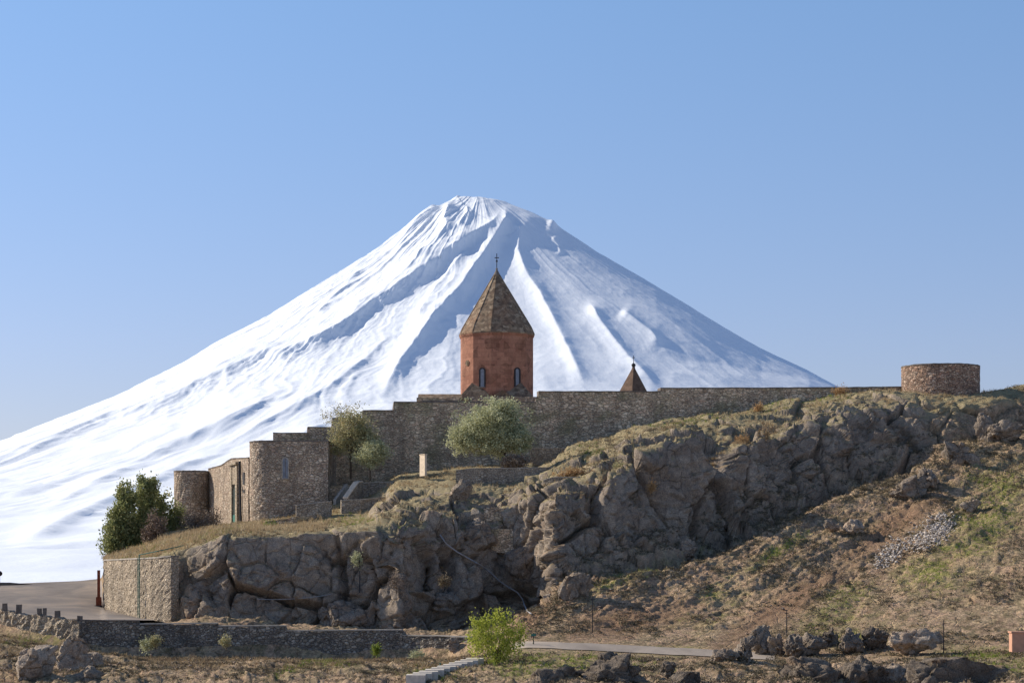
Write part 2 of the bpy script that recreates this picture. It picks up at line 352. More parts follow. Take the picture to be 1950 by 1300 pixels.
# ------------------------------------------------------------------ the hill: one lofted sheet
KN = 13
ST = {
 -160: [(1345,140),(1255,170),(1205,204),(1167,206.5),(1150,212),(1128,240),(1112,268),(1113,272),(1120,280),(1140,300),(1160,310),(1180,330),(1200,400)],
    0: [(1345,140),(1262,168),(1206,200),(1171,202.3),(1152,213),(1130,240),(1113,268),(1114,272),(1122,280),(1140,300),(1160,310),(1180,330),(1200,400)],
  150: [(1345,140),(1275,166),(1238,196.0),(1184,197.5),(1166,216),(1138,240),(1107,270),(1108,274),(1115,282),(1140,300),(1160,310),(1180,330),(1200,400)],
  189: [(1345,140),(1278,166),(1244,196.2),(1185,197.8),(1168,220),(1140,242),(1103,272),(1104,276),(1115,284),(1140,300),(1160,310),(1180,330),(1200,400)],
  204: [(1345,140),(1278,166),(1246,196.3),(1185,198),(1162,226.5),(1162,228.5),(1120,228.9),(1090,229.3),(1068,230),(1062,238),(1055,255),(1050,270),(1080,300)],
  265: [(1345,140),(1285,166),(1250,196.5),(1187,198.2),(1177,215),(1177,216.2),(1176,216.6),(1115,217),(1063,217.6),(1052,228),(1035,245),(1015,262),(1060,300)],
  310: [(1345,140),(1282,166),(1250,196.6),(1191,198.4),(1183,208),(1183,210),(1183,211),(1120,212),(1058,214),(1036,225),(1012,245),(1000,262),(1060,300)],
  430: [(1345,140),(1282,166),(1252,196.8),(1192,198.7),(1190,206),(1189,207),(1188,208),(1110,210),(1022,214),(1006,225),(1000,238),(990,262),(1060,300)],
  560: [(1345,140),(1284,166),(1254,197.2),(1197,199),(1196,206),(1195,207),(1195,208),(1100,211),(1014,216),(1001,228),(980,239),(972,250),(1060,300)],
 640: [(1345,140),(1284,166),(1256,197.2),(1205,199),(1202,206),(1201,207),(1201,208),(1090,211),(1008,216),(990,229),(960,238),(925,249),(1060,300)],
  700: [(1345,140),(1285,166),(1256,196.6),(1208,198.4),(1206,205),(1205,206),(1205,207),(1080,211),(1004,217),(984,229.5),(947,237.5),(905,250),(1000,300)],
  760: [(1345,140),(1285,166),(1256,196.2),(1213,198),(1213,204),(1212,205),(1212,206),(1095,211),(1006,218),(935,225),(903,243),(900,262),(960,300)],
  850: [(1345,140),(1290,162),(1254,193.6),(1216,195.6),(1218,201),(1212,203),(1210,204),(1110,209),(1015,216),(928,223),(890,246),(890,262),(960,300)],
  950: [(1345,140),(1290,160),(1243,186),(1226,191),(1212,196),(1192,200),(1188,203),(1080,210),(985,220),(930,226),(888,246),(885,262),(960,300)],
 1010: [(1345,140),(1290,160),(1236,184),(1218,190),(1195,196),(1168,199),(1163,203),(1060,210),(960,219),(925,226),(885,247),(870,264),(960,300)],
 1060: [(1345,140),(1290,160),(1238,184),(1220,190),(1180,197),(1146,201),(1141,205),(1045,209),(935,214),(912,226),(860,247),(840,264),(940,300)],
 1130: [(1345,140),(1290,160),(1242,184),(1222,190),(1168,199),(1116,204),(1085,210),(1015,213),(920,217),(880,228),(838,248),(830,264),(940,300)],
 1200: [(1345,140),(1290,160),(1246,184),(1226,190),(1160,200),(1094,206),(1058,214),(995,216),(890,220),(835,234),(812,248),(800,264),(940,300)],
 1300: [(1345,140),(1292,160),(1250,184),(1230,190),(1150,201),(1080,209),(1022,219),(960,221),(850,224),(818,236),(800,249),(790,264),(940,300)],
 1400: [(1345,140),(1292,160),(1256,183),(1238,189),(1140,203),(1048,213.5),(984,225),(935,227),(842,230),(806,240),(788,250),(780,266),(940,300)],
 1500: [(1345,140),(1295,160),(1262,181),(1244,187),(1130,204),(1008,219),(938,230),(890,232),(832,235),(792,243),(768,251),(760,266),(940,300)],
 1600: [(1345,140),(1295,160),(1265,178),(1246,185),(1110,206),(955,224.5),(893,234),(850,236),(812,239),(768,246),(754,253),(745,268),(940,300)],
 1700: [(1345,140),(1295,160),(1262,176),(1240,184),(1085,208),(908,229.5),(862,237),(820,240),(785,243),(757,249),(744,256),(742,272),(940,300)],
 1780: [(1345,140),(1295,160),(1258,175),(1238,184),(1062,209),(882,232),(846,238),(812,241),(782,244),(760,248),(753,251),(752,272),(940,300)],
 1850: [(1345,140),(1292,160),(1254,174),(1238,184),(1045,210),(858,236),(838,240),(806,243),(778,246),(762,249),(752,252),(748,272),(940,300)],
 1950: [(1345,140),(1290,160),(1250,174),(1240,183),(1015,212),(842,238),(815,242),(786,246),(760,250),(745,254),(731,258),(729,272),(940,300)],
 2100: [(1345,140),(1290,160),(1250,174),(1240,183),(995,212),(822,240),(795,244),(766,248),(735,252),(718,256),(705,260),(703,272),(940,300)],
}
SEG = [22, 24, 14, 56, 66, 22, 66, 62, 46, 30, 6, 5]
# rockiness at the keys
for _x, _r in ST.items():
    if _x >= 310:
        y8 = _r[8][1]; y6 = _r[6][1]
        if _x < 800: y8 = y6 + 3.2; ny6 = y6; 
        else: ny6 = max(y6, y8 - 4.0)
        _s = [list(q_) for q_ in _r]
        _s[8][1] = y8; _s[6][1] = ny6; _s[7][1] = ny6 + (y8 - ny6) * .45
        if _x >= 1130: _s[5][1] = _r[5][1]; _s[6][0] = _r[6][0] + 0
        ST[_x] = [tuple(q_) for q_ in _s]
RKEY = np.array([.3, .15, .1, 0, .12, .18, .8, 1, 1, .9, .5, .1, .1])
# shape amplitude (m)
AKEY = np.array([.5, .35, .25, .1, .3, .35, 1.0, 1.0, 1.0, .7, .3, .1, .1])

pxs = np.concatenate([np.arange(-1300, -160, 12.0), np.arange(-160, 2101, 2.5), np.arange(2112, 3600, 12.0)])
pxw = pxs.copy()
wob = vnoise(np.stack([pxs / 45, pxs * 0 + .5, pxs * 0 + .5], -1), 5) * 14 + vnoise(np.stack([pxs / 15, pxs * 0 + 4.5, pxs * 0 + .5], -1), 6) * 5
pxw = pxw + wob * sstep(340, 420, pxs) * (1 - sstep(1900, 2000, pxs))
sx_ = np.array(sorted(ST)); tabY = np.array([[ST[s][k][1] for k in range(KN)] for s in sx_]); tabP = np.array([[ST[s][k][0] for k in range(KN)] for s in sx_])
kY = np.stack([np.interp(pxw, sx_, tabY[:, k]) for k in range(KN)], 1)
kP = np.stack([np.interp(pxw, sx_, tabP[:, k]) for k in range(KN)], 1)
rows = [];
for k, n in enumerate(SEG):
    rows += [k + i / n for i in range(n)]
rows.append(KN - 1); rows = np.array(rows)
k0 = np.minimum(np.floor(rows).astype(int), KN - 2); fr = rows - k0
Yg = kY[:, k0] * (1 - fr) + kY[:, k0 + 1] * fr
Zk = -(kP - HY) / F * kY
Zg = Zk[:, k0] * (1 - fr) + Zk[:, k0 + 1] * fr
# light smoothing along the profile, away from the paved square
def sm(a, it):
    for _ in range(it): a[:, 1:-1] = .25 * a[:, :-2] + .5 * a[:, 1:-1] + .25 * a[:, 2:]
    return a
keep = sstep(340, 420, pxs)[:, None] * np.where((rows[None, :] < 5.5) & (pxs[:, None] < 905), 0, 1)
Ys, Zs = sm(Yg.copy(), 14), sm(Zg.copy(), 14)
Yg = Yg * (1 - keep) + Ys * keep; Zg = Zg * (1 - keep) + Zs * keep
tg = np.clip(rows - 5, 0, 1)[None, :]
Zg = Zg - 1.5 * np.sin(pi * tg) ** .8 * sstep(1090, 1200, pxs)[:, None] * (1 - sstep(1740, 1800, pxs))[:, None]
G = np.stack([(pxs[:, None] - 975) / F * Yg, Yg, Zg], -1)

def grid_normals(G):
    du = np.gradient(G, axis=0); dv = np.gradient(G, axis=1)
    n = np.cross(du, dv); n /= np.linalg.norm(n, axis=-1, keepdims=True) + 1e-9
    return n
rk = np.interp(rows, np.arange(KN), RKEY)[None, :] * np.ones((len(pxs), 1))
am = np.interp(rows, np.arange(KN), AKEY)[None, :] * np.ones((len(pxs), 1))
PX = pxs[:, None] * np.ones((1, len(rows))); RW = rows[None, :] * np.ones((len(pxs), 1))
PYg = HY - Zg / Yg * F
# right hillside: mostly earth
earth = sstep(1735, 1815, PX) * (RW > 5); rk = rk * (1 - .65 * earth); am = am * (1 - .6 * earth)
# left: paved square, retaining wall, grass top stay smooth
calm = 1 - sstep(322, 380, PX); calm = np.where(RW < 2.2, 0, calm)
am = am * (1 - calm * .97); rk = rk * (1 - calm)
am = np.where((RW > 1.5) & (RW < 3.4), am * .12, am)
# terrace tops for 800..1060 and below buildings calmer
am = np.where((PX > 340) & (PX < 1000) & (RW > 9.0), am * .35, am)
am = np.where((PX > 340) & (PX < 720), am * (1 - .8 * sstep(7.3, 8.1, RW)), am)
rk = np.where((PX > 340) & (PX < 700) & (RW > 8.15), rk * .3, rk)
am = np.where((RW > 1.85) & (RW < 3.15) & (PX > 940), 0, am)
N = grid_normals(G)
q = G * np.array([1, 1, 1.0])
wv = np.stack([fbm(q * .16, 3, 11), fbm(q * .16, 3, 12), fbm(q * .16, 3, 13)], -1)
q2 = q + wv * .9
f1, f2, cid, fac = worley(q2 * np.array([.13, .13, .075]), 3, True)
big = (sstep(0, .06, f2 - f1) - 1) * 1.5 + (cid - .5) * 1.5 + fac * 2.0
f1, f2, cid2, fac2 = worley(q2 * np.array([.36, .36, .27]) + 7, 9, True)
mid = (sstep(0, .09, f2 - f1) - 1) * .4 * sstep(-.3, .3, fbm(q * .2, 2, 44)) + (cid2 - .5) * .4 + fac2 * .95
f1, f2, cid3, fac3 = worley(q2 * np.array([1.1, 1.1, .9]) + 3, 19, True)
fine = fbm(q * .9, 5, 21) * .14 + (ridged(q * .3, 3, 25) - .5) * .25 + ((sstep(0, .14, f2 - f1) - 1) * .07 + fac3 * .36 + (cid3 - .5) * .14) + ridged(q * 2.6, 3, 29) * .05
lay = np.abs(((q[..., 2] * .5 + fbm(q * .12, 2, 40) * 2.2) % 1.0) * 2 - 1) * .4      # bedding ledges
D = am * (big + mid + fine + lay * sstep(7.2, 8.2, RW))
soft = fbm(q * .12, 4, 31) * 1.3 + fbm(q * .8, 4, 33) * .35 + fbm(q * 2.6, 3, 35) * .22 + ridged(q * 1.1, 3, 36) * .22
ac = q[..., 0] * .74 - q[..., 1] * .67; al = q[..., 0] * .67 + q[..., 1] * .74
streak = (ridged(np.stack([ac * .28 + fbm(q * .1, 2, 45) * .8, al * .045, ac * 0 + .5], -1), 2, 37) - .4) * .75 + (ridged(np.stack([ac * .9, al * .12, ac * 0 + .5], -1), 2, 38) - .4) * .28
D2 = (soft + streak) * np.clip(am * 2.2, 0, .9)
am = am
D = np.where(RW > 8.1, D * (1 - .28 * sstep(8.1, 8.6, RW)), D)
mixr = sstep(.2, .5, rk)
Dd = D * mixr + D2 * (1 - mixr)
nn = N.copy()
Gd = G + nn * Dd[..., None]
# keep the skyline on the right and beneath buildings reasonable
TG = Gd; TN = grid_normals(TG)
if TN[len(pxs) // 2, 20, 2] < 0: TN = -TN
TPX = 975 + TG[..., 0] / TG[..., 1] * F; TPY = HY - TG[..., 2] / TG[..., 1] * F

# colour masks: rock, green, bare red earth
def ell(cx, cy, rx, ry, rot=0):
    a = radians(rot); dx = TPX - cx; dy = TPY - cy
    u = (dx * cos(a) - dy * sin(a)) / rx; v = (dx * sin(a) + dy * cos(a)) / ry
    return np.clip(1.4 - np.sqrt(u * u + v * v) * 1.0, 0, 1)
front = (RW > 0)
green = np.zeros_like(PX)
for e in [(1230, 1085, 120, 14, 20), (1340, 1150, 70, 14, 35), (1400, 1100, 80, 12, 30), (1480, 1050, 70, 12, 30), (1380, 1160, 60, 14, 40), (1900, 930, 70, 60, 0), (1860, 1010, 90, 50, 30), (1800, 1100, 90, 40, 0), (1620, 1200, 90, 30, 0), (1900, 1258, 110, 24, -5), (1900, 1262, 80, 16, -5), (1600, 1140, 60, 30, 20),
          (1100, 1260, 190, 24, 0), (1110, 1258, 150, 18, 0), (830, 1280, 60, 14, 0), (570, 1270, 60, 10, 20), (640, 1262, 50, 8, 0), (1290, 1235, 60, 8, 0), (250, 1050, 80, 22, 10), (400, 1018, 120, 10, 10), (700, 1000, 120, 14, -10), (1250, 800, 160, 16, 5), (1500, 770, 150, 12, 8), (1120, 860, 30, 20, 0), (60, 1210, 70, 20, 0), (1000, 1275, 60, 20, 0)]:
    green = np.maximum(green, ell(*e))
green *= np.clip(.6 + .9 * fbm(TG * .25, 3, 51), 0, 1.0)
red = np.zeros_like(PX)
for e in [(1010, 1175, 50, 22, 30), (1200, 1180, 120, 30, 10), (1500, 1150, 160, 25, 32), (1700, 1000, 120, 25, 35), (1060, 1150, 60, 8, 25)]:
    red = np.maximum(red, ell(*e))
mask = np.stack([rk, green, red], -1)
nc, nr = len(pxs), len(rows)
idx = np.arange(nc * nr).reshape(nc, nr)
quads = np.stack([idx[:-1, :-1], idx[1:, :-1], idx[1:, 1:], idx[:-1, 1:]], -1).reshape(-1, 4)
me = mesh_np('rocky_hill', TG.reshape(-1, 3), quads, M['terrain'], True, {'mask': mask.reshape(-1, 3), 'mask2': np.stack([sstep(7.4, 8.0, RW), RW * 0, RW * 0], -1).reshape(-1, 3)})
hill = tag(link('rocky_hill', me), kind='structure')

def ground(px, py=None, k=None):
    """terrain point seen at (px,py), or at profile key k of column px"""
    if k is not None:
        c = int(np.argmin(np.abs(pxs - px))); r = int(np.argmin(np.abs(rows - k))); return Vector(TG[c, r])
    d = (TPX - px) ** 2 + (TPY - py) ** 2
    cand = np.where(d.ravel() < max(16.0, d.min() * 1.5))[0]
    j = cand[np.argmin(TG.reshape(-1, 3)[cand, 1])]
    return Vector(TG.reshape(-1, 3)[j])

# ------------------------------------------------------------------ plain and paved square and path
def mat_plain_ground():
    t = NT('plain_snow', .9); p = t.pos(); n = t.noise(p, .002, 6)
    t.color(t.ramp(n, [(.4, (.75, .75, .78)), (.62, (.85, .85, .88))])); return t.m
mb = MB(); R_ = 90000
mb.add([(-R_, -3000, -45), (R_, -3000, -45), (R_, R_, -45), (-R_, R_, -45)], [(0, 1, 2, 3)])
tag(mb.build('ground', mat_plain_ground()), kind='structure')

def mat_asphalt(name, col):
    t = NT(name, .9); p = t.pos(); n = t.noise(p, 14, 5, .8); n2 = t.noise(t.pos((1, .35, 1)), .22, 4, .6, .5)
    c = t.ramp(n, [(.3, tuple(x * .8 for x in col)), (.7, tuple(x * 1.2 for x in col))])
    c = t.mix(1.0, c, t.ramp(n2, [(.3, (.7, .7, .72)), (.5, (1, 1, 1)), (.68, (1.5, 1.42, 1.3))]), 'MULTIPLY'); t.color(c); t.bump(n, .3, .03); return t.m
M['asphalt'] = mat_asphalt('plaza_asphalt', (.22, .185, .155)); M['pathm'] = mat_asphalt('path_asphalt', (.37, .31, .25))
# square
xs = np.arange(-160, 312, 6.0); us = np.linspace(0, 1, 50)
V = []
for x in xs:
    if x <= 194:
        keys = [(np.interp(x, sx_, tabP[:, k]), np.interp(x, sx_, tabY[:, k])) for k in (3, 4, 5, 6)]
        kz = [(Y, zat(py, Y)) for py, Y in keys]
    else:
        Yw = np.interp(x, [194, 204, 265, 310], [230, 226.6, 215.2, 209.5]) + .3
        kz = [(197.5, zat(1182.5, 197.5)), ((197.5 + Yw) / 2, 0), (Yw - .01, 0), (Yw, 0)]
        zb = zat(np.interp(x, [197, 265, 310], [1160, 1178, 1184]), Yw)
        kz = [(Y, kz[0][1] + (zb - kz[0][1]) * (Y - 197.5) / (Yw - 197.5)) for Y, _ in kz]
    Yc = np.array([a[0] for a in kz]); Zc = np.array([a[1] for a in kz]); tt = np.linspace(0, 3, len(us))
    Yy = np.interp(tt, range(4), Yc); Zz = np.interp(tt, range(4), Zc)
    if x <= 194 :
        for _ in range(12): Zz[1:-1] = .25 * Zz[:-2] + .5 * Zz[1:-1] + .25 * Zz[2:]
    V += [(xat(x, y), y, z + .10) for y, z in zip(Yy, Zz)]
n0 = len(us); m0 = len(xs); ii = np.arange(m0 * n0).reshape(m0, n0)
me = mesh_np('plaza', np.array(V), np.stack([ii[:-1, :-1], ii[1:, :-1], ii[1:, 1:], ii[:-1, 1:]], -1).reshape(-1, 4), M['asphalt'], True)
tag(link('plaza', me), kind='structure')
# path
ca = int(np.argmin(np.abs(pxs - 975))); cb_ = int(np.argmin(np.abs(pxs - 1480))); V = []
for c in range(ca, cb_, 2):
    edge = vnoise(np.array([[c * .11, .5, .5]]), 9)[0] * .06
    for u in (2.15 + edge, 2.4, 2.6, 2.82 + edge):
        g = np.array([np.interp(u, rows, TG[c, :, i]) for i in range(3)]); V.append((g[0], g[1], g[2] + .06))
n0 = 4; m0 = len(V) // 4; ii = np.arange(m0 * n0).reshape(m0, n0)
me = mesh_np('path', np.array(V), np.stack([ii[:-1, :-1], ii[1:, :-1], ii[1:, 1:], ii[:-1, 1:]], -1).reshape(-1, 4), M['pathm'], True)
tag(link('path', me), kind='structure')

# ------------------------------------------------------------------ the snow mountain
DM = 15000.0; S = DM / F; CXP = 915.0
pr = np.array([0, 30, 48, 90, 135, 235, 335, 435, 535, 625, 685, 915, 1200, 1600, 2200, 3000, 3600, 4200])
ph = np.array([708, 714, 716, 697, 672, 601, 540, 484, 433, 388, 358, 262, 175, 100, 38, 5, -7, -13])
NTH, NR = 1500, 520
th = np.linspace(radians(-128), radians(128), NTH)         # 0 = towards the camera, minus = left
rr = np.concatenate([np.linspace(0.5, 900, 380), 900 * (4200 / 900) ** np.linspace(0.005, 1, NR - 380)])
TH, RR = np.meshgrid(th, rr, indexing='ij')
h = np.interp(RR, pr, ph)
for _ in range(6): h[:, 1:-1] = .25 * h[:, :-2] + .5 * h[:, 1:-1] + .25 * h[:, 2:]
ux, uy = np.sin(TH), -np.cos(TH)
lr = np.log(RR + 40)
warp = fbm(np.stack([RR * ux / 160, RR * uy / 160, RR * 0 + .3], -1), 4, 61)
A2 = TH + warp * .09 * sstep(60, 500, RR)
def rad(freq, b, seed, oc=3):
    return ridged(np.stack([np.sin(A2) * freq, np.cos(A2) * freq, lr * b], -1), oc, seed)
rib = (rad(4, .7, 71, 2) - .55) * 10 + (rad(11, .8, 75, 2) - .55) * 4.2 + (rad(34, .6, 79, 2) - .55) * 1.3
ramp_ = sstep(20, 170, RR) * (1 - .35 * sstep(2600, 4000, RR))
leftw = .32 + .9 * sstep(.3, -.5, TH)                       # the right flank is smoother
hh_ = h + rib * ramp_ * leftw * (1 + .5 * sstep(700, 1500, RR))
q3 = np.stack([RR * ux, RR * uy, RR * 0], -1)
lob = fbm(q3 / 150, 3, 83) * 6 * sstep(250, 900, RR) + ridged(q3 / np.array([90, 90, 1.]), 3, 85) * 1.5 + (rad(46, .7, 92, 2) - .5) * 2.2 * sstep(.0, -.5, TH) * sstep(500, 1200, RR) * sstep(.4, -.3, TH)
rough_ = fbm(q3 / 14, 4, 87) * 1.0 * sstep(20, 100, RR) * leftw + ridged(np.stack([A2 * 60, lr * 9, RR * 0], -1), 3, 89) * 1.0 * sstep(60, 300, RR) * sstep(.3, -.4, TH) + ridged(q3 / 28, 3, 88) * 1.6 * sstep(.0, -.9, TH) * sstep(40, 120, RR) * (1 - sstep(800, 1500, RR))
hh_ = hh_ + lob + rough_
Xm = RR * ux * S; Ym = DM + RR * uy * S
def proj(H): return 975 + ((CXP - 975) * S + Xm) / Ym * F, HY - H * S / Ym * F
mpx, mpy = proj(hh_)
def ridge_line(pts, amp, wl, wr, frac=1.0):
    """a crest along a line: broad on its sunny left side, steep on its shaded right side"""
    best = np.full(mpx.shape, 1e9); sg = np.zeros(mpx.shape); tp = np.zeros(mpx.shape); n = len(pts) - 1
    for i in range(n):
        ax, ay = pts[i]; bx, by = pts[i + 1]; dx, dy = bx - ax, by - ay; L = dx * dx + dy * dy
        t = np.clip(((mpx - ax) * dx + (mpy - ay) * dy) / L, 0, 1)
        ex = mpx - ax - t * dx; ey = mpy - ay - t * dy; d = np.hypot(ex, ey)
        b = d < best; best = np.where(b, d, best); sg = np.where(b, dx * ey - dy * ex, sg); tp = np.where(b, (i + t) / n, tp)
    # travelling down the line, sg>0 is on the viewer's left-below for lines going down
    d = best; right = sg < 0
    nz = 1 + .35 * fbm(q3 / 60, 3, 91)
    prof = np.where(right, np.exp(-(d / wr) ** 1.3), np.exp(-(d / wl) ** 1.3))
    taper = sstep(0, .2, tp) * (1 - sstep(.8, 1, tp))
    return amp * prof * taper * nz
add = 0
RL = [
 ([(955, 388), (940, 430), (885, 472), (830, 515), (775, 545), (740, 568), (690, 595), (640, 630), (600, 652), (540, 672), (500, 678), (410, 708), (287, 750), (164, 787)], 19, 42, 8),
 ([(866, 380), (852, 402), (846, 430), (850, 448), (830, 475), (795, 508), (750, 540)], 12, 10, 24),
 ([(838, 388), (815, 402), (795, 422), (770, 455), (740, 480)], 9, 8, 22),
 ([(889, 388), (890, 408), (879, 428), (872, 447)], 5, 4, 5),
 ([(905, 472), (862, 515), (828, 560), (802, 600), (783, 630)], 9, 8, 24),
 ([(962, 384), (963, 425), (930, 480), (880, 555), (830, 612), (760, 700), (720, 760)], 16, 26, 13),
 ([(966, 422), (990, 440), (986, 480), (1000, 520), (1030, 570), (1062, 632), (1095, 700), (1120, 750)], 10, 13, 20),
 ([(1118, 572), (1138, 615), (1175, 665), (1212, 707), (1260, 750)], 9, 13, 15),
 ([(1180, 596), (1205, 615), (1238, 640), (1262, 668)], 6, 13, 9),
 ([(1050, 452), (1062, 470), (1070, 490)], 3.5, 6, 6),
 ([(695, 500), (660, 540), (620, 580), (600, 600)], 4, 10, 7),
 ([(760, 620), (700, 680), (620, 740), (560, 770), (500, 800), (420, 840)], 6, 20, 7),
 ([(560, 720), (480, 770), (400, 805), (300, 850), (200, 900), (80, 960)], 8, 24, 8),
 ([(640, 790), (560, 840), (470, 880), (400, 930), (320, 990)], 9, 24, 8),
 ([(450, 850), (350, 880), (240, 930), (120, 990), (20, 1040)], 8, 24, 8),
 ([(330, 715), (230, 755), (120, 803), (20, 850)], 6, 22, 7)]
for pts_, am_, wl_, wr_ in RL: add = add + ridge_line(pts_, am_, wl_, wr_)
# two little summits and the shallow dip between them
bump = np.interp(mpx, [800, 843, 858, 870, 882, 891, 928, 955, 985], [0, 3, 5, 11, 8, 7, 4, 3, 0]) * np.exp(-(RR / 75) ** 4) * (1 + .35 * fbm(q3 / 9, 2, 93))
bump = bump + 6 * np.exp(-((mpx - 1052) / 9) ** 2 - ((mpy - 430) / 10) ** 2)
Hm = hh_ + add + bump
Hm = Hm * np.interp(mpx, [0, 82, 226, 287, 349, 431, 513, 595, 656, 730, 800, 955, 1058, 1100, 1200, 1250, 1317, 1400, 1450, 1540, 1600], [.899, .911, .925, .938, .943, .965, .97, .987, .987, .992, 1.0, .993, 1.003, 1.007, 1.012, 1.012, 1.004, .985, .975, .975, .963])
VM = np.stack([(CXP - 975) * S + Xm, Ym, Hm * S], -1)
def mat_snow():
    t = NT('snow', .75); p = t.pos((1, 1, 1)); n = t.noise(p, .02, 6, .7)
    g = t.n('ShaderNodeNewGeometry'); sx = t.n('ShaderNodeSeparateXYZ'); t.l(g.outputs['Normal'], sx.inputs[0])
    n2 = t.noise(p, .011, 8, .75, .4)
    st = t.math('ADD', sx.outputs[2], t.math('MULTIPLY', n2, .55)); bare = t.ramp(st, [(.58, 1), (.66, 0)])
    n5 = t.noise(p, .045, 4, .8); spk = t.ramp(n5, [(.70, 0), (.74, 1)]); spk = t.math('MULTIPLY', spk, t.ramp(t.noise(p, .0016, 3), [(.46, 0), (.56, 1)]))
    bare = t.math('MAXIMUM', bare, t.math('MULTIPLY', spk, .8))
    t.color(t.mix(t.math('MULTIPLY', bare, .75), (.84, .87, .90), (.28, .27, .29)))
    t.bump(n, .35, 8); return t.m
ii = np.arange(NTH * NR).reshape(NTH, NR)
me = mesh_np('snow_mountain', VM.reshape(-1, 3), np.stack([ii[:-1, :-1], ii[1:, :-1], ii[1:, 1:], ii[:-1, 1:]], -1).reshape(-1, 4)[:, ::-1], mat_snow(), True)
tag(link('snow_mountain', me), kind='structure')

# ------------------------------------------------------------------ walls
def densify(pts, step):
    """pts: (x,y,ztop,zbot) list; a jump in ztop is written as two points at nearly the same place"""
    out = [pts[0]]
    for a, b in zip(pts[:-1], pts[1:]):
        L = math.hypot(b[0] - a[0], b[1] - a[1]); n = max(1, int(L / step))
        for i in range(1, n + 1):
            t = i / n; out.append(tuple(a[k] + (b[k] - a[k]) * t for k in range(4)))
    return out

def wall_mesh(mb, pts, thick, step=.45, nz=8, jit=.05, seed=1, closed=False, over=0.0):
    r = random.Random(seed); P_ = densify(pts, step); n = len(P_)
    nrm = []
    for i in range(n):
        if closed: a, b = P_[(i - 1) % n], P_[(i + 1) % n]
        else: a, b = P_[max(i - 1, 0)], P_[min(i + 1, n - 1)]
        dx, dy = b[0] - a[0], b[1] - a[1]
        L = math.hypot(dx, dy) or 1; nrm.append((-dy / L, dx / L))
    base = len(mb.v); m = nz + 1
    for i, p in enumerate(P_):
        jt = r.uniform(-1, 1) * jit
        for j in range(m):
            z = p[3] + (p[2] + jt - p[3]) * j / nz
            o = r.uniform(-.5, 1) * jit * .8
            mb.v.append((p[0] - nrm[i][0] * (o + over), p[1] - nrm[i][1] * (o + over), z))
        mb.v.append((p[0] + nrm[i][0] * thick, p[1] + nrm[i][1] * thick, p[2] + jt + r.uniform(-.3, .3) * jit))
        mb.v.append((p[0] + nrm[i][0] * thick, p[1] + nrm[i][1] * thick, p[3]))
    k = m + 2
    for i in range(n if closed else n - 1):
        a = base + i * k; b = base + ((i + 1) % n) * k
        for j in range(k): mb.f.append((a + j, b + j, b + (j + 1) % k, a + (j + 1) % k))
    if not closed:
        mb.f.append(tuple(base + j for j in range(k))[::-1]); e = base + (n - 1) * k; mb.f.append(tuple(e + j for j in range(k)))

def coping(mb, pts, thick, h=.16, out=.08, seed=3, jit=.02):
    wall_mesh(mb, [(p[0], p[1], p[2] + h, p[2] - .01) for p in pts], thick + out, .9, 1, jit, seed, over=out)

def w4(px, Y, pt, pb): return (xat(px, Y), Y, zat(pt, Y), zat(pb, Y))

# stepped fortress wall
st = [(520, 247, 825, 960), (585, 247.4, 825, 960), (586, 247.4, 814, 960), (632, 247.8, 814, 960), (633, 247.8, 797, 945), (664, 248, 797, 940), (690, 248, 797, 940), (691, 248, 782, 930),
      (749, 248.5, 782, 920), (750, 248.5, 766, 920), (1020, 250, 766, 910), (1021, 250, 757, 880), (1025, 250, 757, 880), (1026, 250, 746, 880), (1257, 252, 746, 830), (1258, 252, 739.5, 830), (1500, 254.5, 739, 800), (1600, 255.5, 738.5, 780), (1722, 256.5, 737, 770)]
fw = empty('fortress_wall', P(975, 880, 250), 'long grey brown fortress wall with stepped top along the ridge below the chapel', 'wall')
org = Vector(fw.location)
def sub(mb, name, mat, parent, smooth=False):
    o = mb.build(name, mat, parent, smooth=smooth); o.matrix_parent_inverse = parent.matrix_world.inverted()
    # place child vertices relative to the parent's location
    l = parent['_o'] if '_o' in parent else tuple(parent.location)
    for p in [parent]:
        pass
    me = o.data; me.transform(__import__('mathutils').Matrix.Translation(-Vector(WLOC[parent.name]))); o.matrix_parent_inverse.identity(); WLOC[o.name] = WLOC[parent.name]
    return o
WLOC = {}
def thing(name, loc, label, cat, group=None):
    o = empty(name, loc, label, cat, group); WLOC[o.name] = tuple(loc); return o
WLOC[fw.name] = tuple(fw.location)
pts = [w4(*s) for s in st]
mb = MB(); wall_mesh(mb, pts, 1.4, .5, 10, .05, 5); sub(mb, 'masonry', M['wall'], fw)
mb = MB(); coping(mb, pts, 1.4, .10, .07, 6); sub(mb, 'coping', M['darkcoping'], fw)

# ring towers
def ring(name, cpx, Y, rpx, pt, pb, thick, label, matk='tower', taper=0, jit=.06):
    r = rpx * Y / F; cx = xat(cpx, Y); c = (cx, Y)
    t = thing(name, (cx, Y, zat(pb, Y)), label, 'tower')
    n = 56; pts = []
    for k in range(n):
        a = 2 * pi * k / n; pts.append((cx + r * sin(a), Y - r * cos(a), zat(pt, Y - r), zat(pb, Y)))
    pts = pts
    mb = MB(); wall_mesh(mb, pts, thick, 9, 14, jit, 8, closed=True); sub(mb, 'masonry', M[matk], t)
    mb = MB(); wall_mesh(mb, [(p[0], p[1], p[2] + .12, p[2] - .01) for p in pts], thick, 9, 1, .03, 9, closed=True, over=.05)
    sub(mb, 'rim', M['darkcoping'], t)
    return t, r
tC, rC = ring('round_tower', 1791, 256, 73.5, 693, 772, .9, 'squat round stone tower on the ridge at the right end of the fortress wall', 'redtower')
tA, rA = ring('round_tower', 365, 262, 33, 897, 1040, .8, 'slim round stone tower at the left end of the sunlit gate wall', 'tower')

